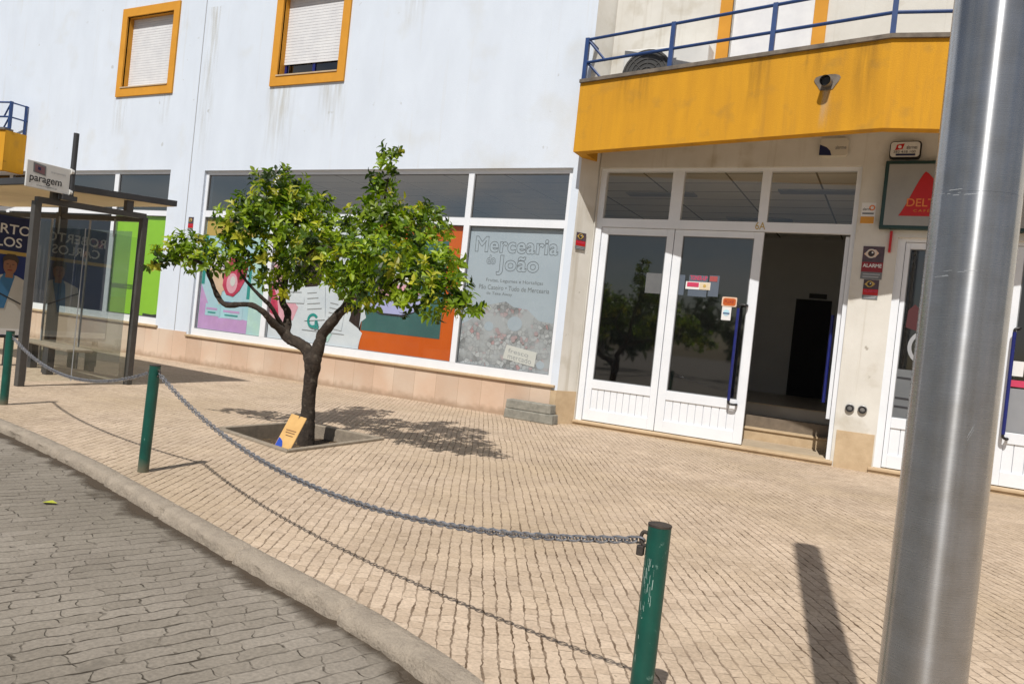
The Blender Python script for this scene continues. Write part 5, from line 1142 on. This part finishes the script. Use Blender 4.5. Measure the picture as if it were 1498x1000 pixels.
def crown_mesh(blobs, name, parent, size, density, rnd, mat='leaf', pal=None):
    V, F, CO = [], [], []
    pal = pal or [((0.075, 0.14, 0.008), 3), ((0.16, 0.245, 0.013), 4), ((0.26, 0.345, 0.018), 3.4), ((0.40, 0.39, 0.035), 1.1), ((0.025, 0.05, 0.008), 2.2)]
    cols = [p[0] for p in pal]; wts = [p[1] for p in pal]
    def leaf_(p, d, nrm, L_, W_, col):
        s = d.cross(nrm).normalized(); n_ = s.cross(d).normalized(); b = len(V)
        fold = 0.22 * W_; droop = -0.16 * L_
        V.extend([p, p + d * L_ * .35 + s * W_ * .5 + n_ * fold, p + d * L_ * .35, p + d * L_ * .35 - s * W_ * .5 + n_ * fold,
                  p + d * L_ * .72 + s * W_ * .36 + n_ * (fold * .7 + droop * .4), p + d * L_ * .72 + n_ * droop * .4, p + d * L_ * .72 - s * W_ * .36 + n_ * (fold * .7 + droop * .4), p + d * L_ + n_ * droop])
        F.extend([(b, b + 2, b + 1), (b, b + 3, b + 2), (b + 1, b + 2, b + 5, b + 4), (b + 2, b + 3, b + 6, b + 5), (b + 4, b + 5, b + 7), (b + 5, b + 6, b + 7)])
        CO.extend([col] * 8)
    for (x, y, z, r) in blobs:
        c = Vector((x, y, z)); tone = rnd.uniform(.82, 1.2); n = max(7, int(density * r * r))
        for k in range(n):
            v = Vector((rnd.gauss(0, 1), rnd.gauss(0, 1), rnd.gauss(0, 1))).normalized()
            rad = r * (rnd.random() ** 0.42) * rnd.uniform(.85, 1.1)
            p = c + Vector((v.x * rad, v.y * rad * 1.15, v.z * rad))
            axis = (v + Vector((0, 0, .55)) + Vector((rnd.uniform(-.5, .5), rnd.uniform(-.5, .5), rnd.uniform(-.4, .4)))).normalized()
            m = rnd.randint(4, 7); a0 = rnd.uniform(0, 6.28)
            o1 = axis.orthogonal().normalized(); o2 = axis.cross(o1)
            base = rnd.choices(cols, wts)[0]
            for q in range(m):
                a = a0 + q * 2.4; out_ = o1 * math.cos(a) + o2 * math.sin(a)
                d = (axis * rnd.uniform(.25, .9) + out_).normalized(); sz = size * rnd.uniform(.7, 1.25)
                t = tone * rnd.uniform(.8, 1.2); col = tuple(min(1, ch * t) for ch in base) + (1,)
                nrm = (axis + Vector((rnd.uniform(-.3, .3), rnd.uniform(-.3, .3), rnd.uniform(-.2, .3)))).normalized()
                leaf_(p + axis * (q * size * .16), d, nrm, sz, sz * rnd.uniform(.42, .56), col)
    me = bpy.data.meshes.new(name); me.from_pydata([tuple(v) for v in V], [], F); me.update()
    at = me.color_attributes.new('leafcol', 'FLOAT_COLOR', 'POINT'); at.data.foreach_set('color', [ch for c in CO for ch in c])
    me.materials.append(M[mat]); o = bpy.data.objects.new(name, me); C.objects.link(o)
    if parent is not None: o.parent = parent; o.matrix_parent_inverse = Matrix.Translation(-wloc(parent))
    return o
crown_mesh(blobs, 'crown', tr, 0.082, 1080, random.Random(21))

# trees across the street (behind the viewpoint, mirrored in the door glass)
rb = random.Random(4); far = []
for i in range(34): far.append((rb.uniform(-40, 25), rb.uniform(-21, -16), rb.uniform(0.4, 3.0), rb.uniform(.9, 1.7)))
fo = crown_mesh(far, 'distant_trees', None, 0.55, 26, rb, pal=[((0.03, 0.06, 0.012), 3), ((0.05, 0.09, 0.018), 3), ((0.02, 0.04, 0.01), 3)])
tag(fo, 'dark mass of trees across the street mirrored in the door glass', 'trees', kind='stuff')

# cardboard notice leaning on the trunk
cb = thing('cardboard_notice', (-5.02, 5.36, 0), 'tan cardboard notice with blue corner leaning on the tree trunk', 'cardboard sign')
q0_ = Vector((-5.11, 5.25, -0.02)); ex_ = Vector((0.26, -0.06, 0.0)).normalized(); ey_ = Vector((-0.035, 0.24, 0.313)).normalized()
q = [q0_ + ex_ * u + ey_ * v for u, v in ((0, 0), (0.256, 0), (0.256, 0.385), (0.158, 0.388), (0.142, 0.352), (0.126, 0.390), (0.0, 0.392))]
nrm = (q[1] - q[0]).cross(q[2] - q[0]).normalized()
if nrm.y > 0: nrm = -nrm
mb = MB(); k = len(q); mb.v = [tuple(v) for v in q] + [tuple(v - nrm * 0.006) for v in q]
mb.f = [tuple(range(k)), tuple(range(2 * k - 1, k - 1, -1))] + [(i, i + k, (i + 1) % k + k, (i + 1) % k) for i in range(k)]
mb.build('board', 'card', cb)
ex = (q[1] - q[0]).normalized(); ey = ey_
def on(u, v): return tuple(q[0] + ex * u + ey * v + nrm * 0.003)
MB().poly([on(0.008, 0.008), on(0.125, 0.008), on(0.115, 0.055), on(0.085, 0.095), on(0.045, 0.115), on(0.008, 0.125)]).build('blue_corner', pmat('royal_blue_print', (0.02, 0.07, 0.42)), cb)
for v, u0, u1 in ((.215, .05, .215), (.190, .06, .21), (.160, .085, .20)): MB().quad(on(u0, v), on(u1, v), on(u1, v + .008), on(u0, v + .008)).build('print_line', pmat('brown_ink', (0.20, 0.10, 0.05)), cb)

# two stacked concrete blocks by the wall
o = MB().hexa([(-5.245, 10.14, 0), (-4.405, 10.11, 0), (-4.395, 10.30, 0), (-5.235, 10.33, 0)], [(-5.235, 10.14, 0.145), (-4.415, 10.11, 0.145), (-4.405, 10.30, 0.145), (-5.225, 10.33, 0.145)]).build('concrete_block', 'block', bevel=0.012)
tag(o, 'grey concrete kerb block lying on the pavement under another block', 'concrete block', 'stacked concrete blocks')
o = MB().hexa([(-5.235, 10.15, 0.149), (-4.46, 10.125, 0.149), (-4.45, 10.31, 0.149), (-5.225, 10.335, 0.149)], [(-5.225, 10.15, 0.285), (-4.47, 10.125, 0.285), (-4.46, 10.31, 0.285), (-5.215, 10.335, 0.285)]).build('concrete_block', 'block', bevel=0.012)
tag(o, 'upper grey concrete kerb block resting on another against the plinth', 'concrete block', 'stacked concrete blocks')

# fallen leaves on the road and litter specks
def fallen(x, y, z, s, a, col, label):
    d = Vector((math.cos(a), math.sin(a), 0)); w = Vector((-d.y, d.x, 0)); p = Vector((x, y, z))
    mb = MB(); mb.v = [tuple(p), tuple(p + d * s * .4 + w * s * .28 + Vector((0, 0, .012))), tuple(p + d * s * .4 + Vector((0, 0, .004))), tuple(p + d * s * .4 - w * s * .28 + Vector((0, 0, .010))), tuple(p + d * s + Vector((0, 0, .008)))]
    mb.f = [(0, 2, 1), (0, 3, 2), (1, 2, 4), (2, 3, 4)]
    tag(mb.build('fallen_leaf', col), label, 'leaf', 'fallen leaves on the road')
yl = pmat('yellow_leaf', (0.40, 0.42, 0.04)); bl = pmat('brown_leaf', (0.10, 0.06, 0.03))
fallen(-4.62, 2.83, -0.060, 0.11, 0.3, yl, 'yellow-green fallen leaf on the road below the middle post')
fallen(-4.15, 1.91, -0.060, 0.08, -0.4, yl, 'yellow-green fallen leaf on the road at the left edge')

# ------------------------------------------------------------------ camera, sky, sun
cam = bpy.data.cameras.new('camera'); co = bpy.data.objects.new('camera', cam); C.objects.link(co); S.camera = co
yaw, pitch, roll = R(27.277), R(-0.721), R(6.069)
fwd = Vector((-math.sin(yaw) * math.cos(pitch), math.cos(yaw) * math.cos(pitch), math.sin(pitch))); right = Vector((math.cos(yaw), math.sin(yaw), 0)); up = right.cross(fwd)
r2 = right * math.cos(roll) + up * math.sin(roll); u2 = r2.cross(fwd)
mw = Matrix(((r2.x, u2.x, -fwd.x, 0), (r2.y, u2.y, -fwd.y, 0), (r2.z, u2.z, -fwd.z, 1.3), (0, 0, 0, 1))); co.matrix_world = mw
cam.sensor_width = 36; cam.sensor_fit = 'HORIZONTAL'; cam.lens = 36 * 1090 / 1498; cam.clip_start = 0.05; cam.clip_end = 500

AZ, EL = R(8.5), R(52.7)
sd = Vector((math.sin(AZ) * math.cos(EL), -math.cos(AZ) * math.cos(EL), math.sin(EL)))   # towards the sun
sl = bpy.data.lights.new('sun', 'SUN'); sl.energy = 4.5; sl.angle = R(0.5); sl.color = (1.0, 0.955, 0.89)
slo = bpy.data.objects.new('sun', sl); C.objects.link(slo); slo.rotation_euler = (-sd).to_track_quat('-Z', 'Y').to_euler(); slo.location = sd * 30
w = bpy.data.worlds.new('World'); S.world = w; w.use_nodes = True; N = w.node_tree.nodes; L = w.node_tree.links; N.clear()
out = N.new('ShaderNodeOutputWorld'); bg = N.new('ShaderNodeBackground'); sky = N.new('ShaderNodeTexSky'); sky.sky_type = 'NISHITA'; sky.sun_disc = False
sky.sun_elevation = EL; sky.sun_rotation = math.atan2(sd.x, sd.y); sky.air_density = 1.0; sky.dust_density = 1.2
tc = N.new('ShaderNodeTexCoord'); mp = N.new('ShaderNodeMapping'); mp.inputs['Scale'].default_value = (1, 1, 2.6); L.new(tc.outputs['Generated'], mp.inputs['Vector'])
cn = N.new('ShaderNodeTexNoise'); cn.inputs['Scale'].default_value = 2.6; cn.inputs['Detail'].default_value = 9; cn.inputs['Roughness'].default_value = 0.6; L.new(mp.outputs[0], cn.inputs['Vector'])
cr_ = N.new('ShaderNodeMapRange'); cr_.inputs['From Min'].default_value = 0.46; cr_.inputs['From Max'].default_value = 0.62; L.new(cn.outputs['Fac'], cr_.inputs['Value'])
mx = N.new('ShaderNodeMix'); mx.data_type = 'RGBA'; mx.inputs['B'].default_value = (8.0, 7.9, 7.8, 1); L.new(cr_.outputs['Result'], mx.inputs['Factor']); L.new(sky.outputs[0], mx.inputs['A'])
L.new(mx.outputs['Result'], bg.inputs['Color']); bg.inputs['Strength'].default_value = 0.06; L.new(bg.outputs[0], out.inputs[0])
S.view_settings.view_transform = 'Standard'; S.view_settings.look = 'None'; S.view_settings.exposure = 0; S.view_settings.gamma = 1
S.render.engine = 'CYCLES'; S.cycles.max_bounces = 8; S.cycles.transparent_max_bounces = 16
S.cycles.caustics_reflective = False; S.cycles.caustics_refractive = False
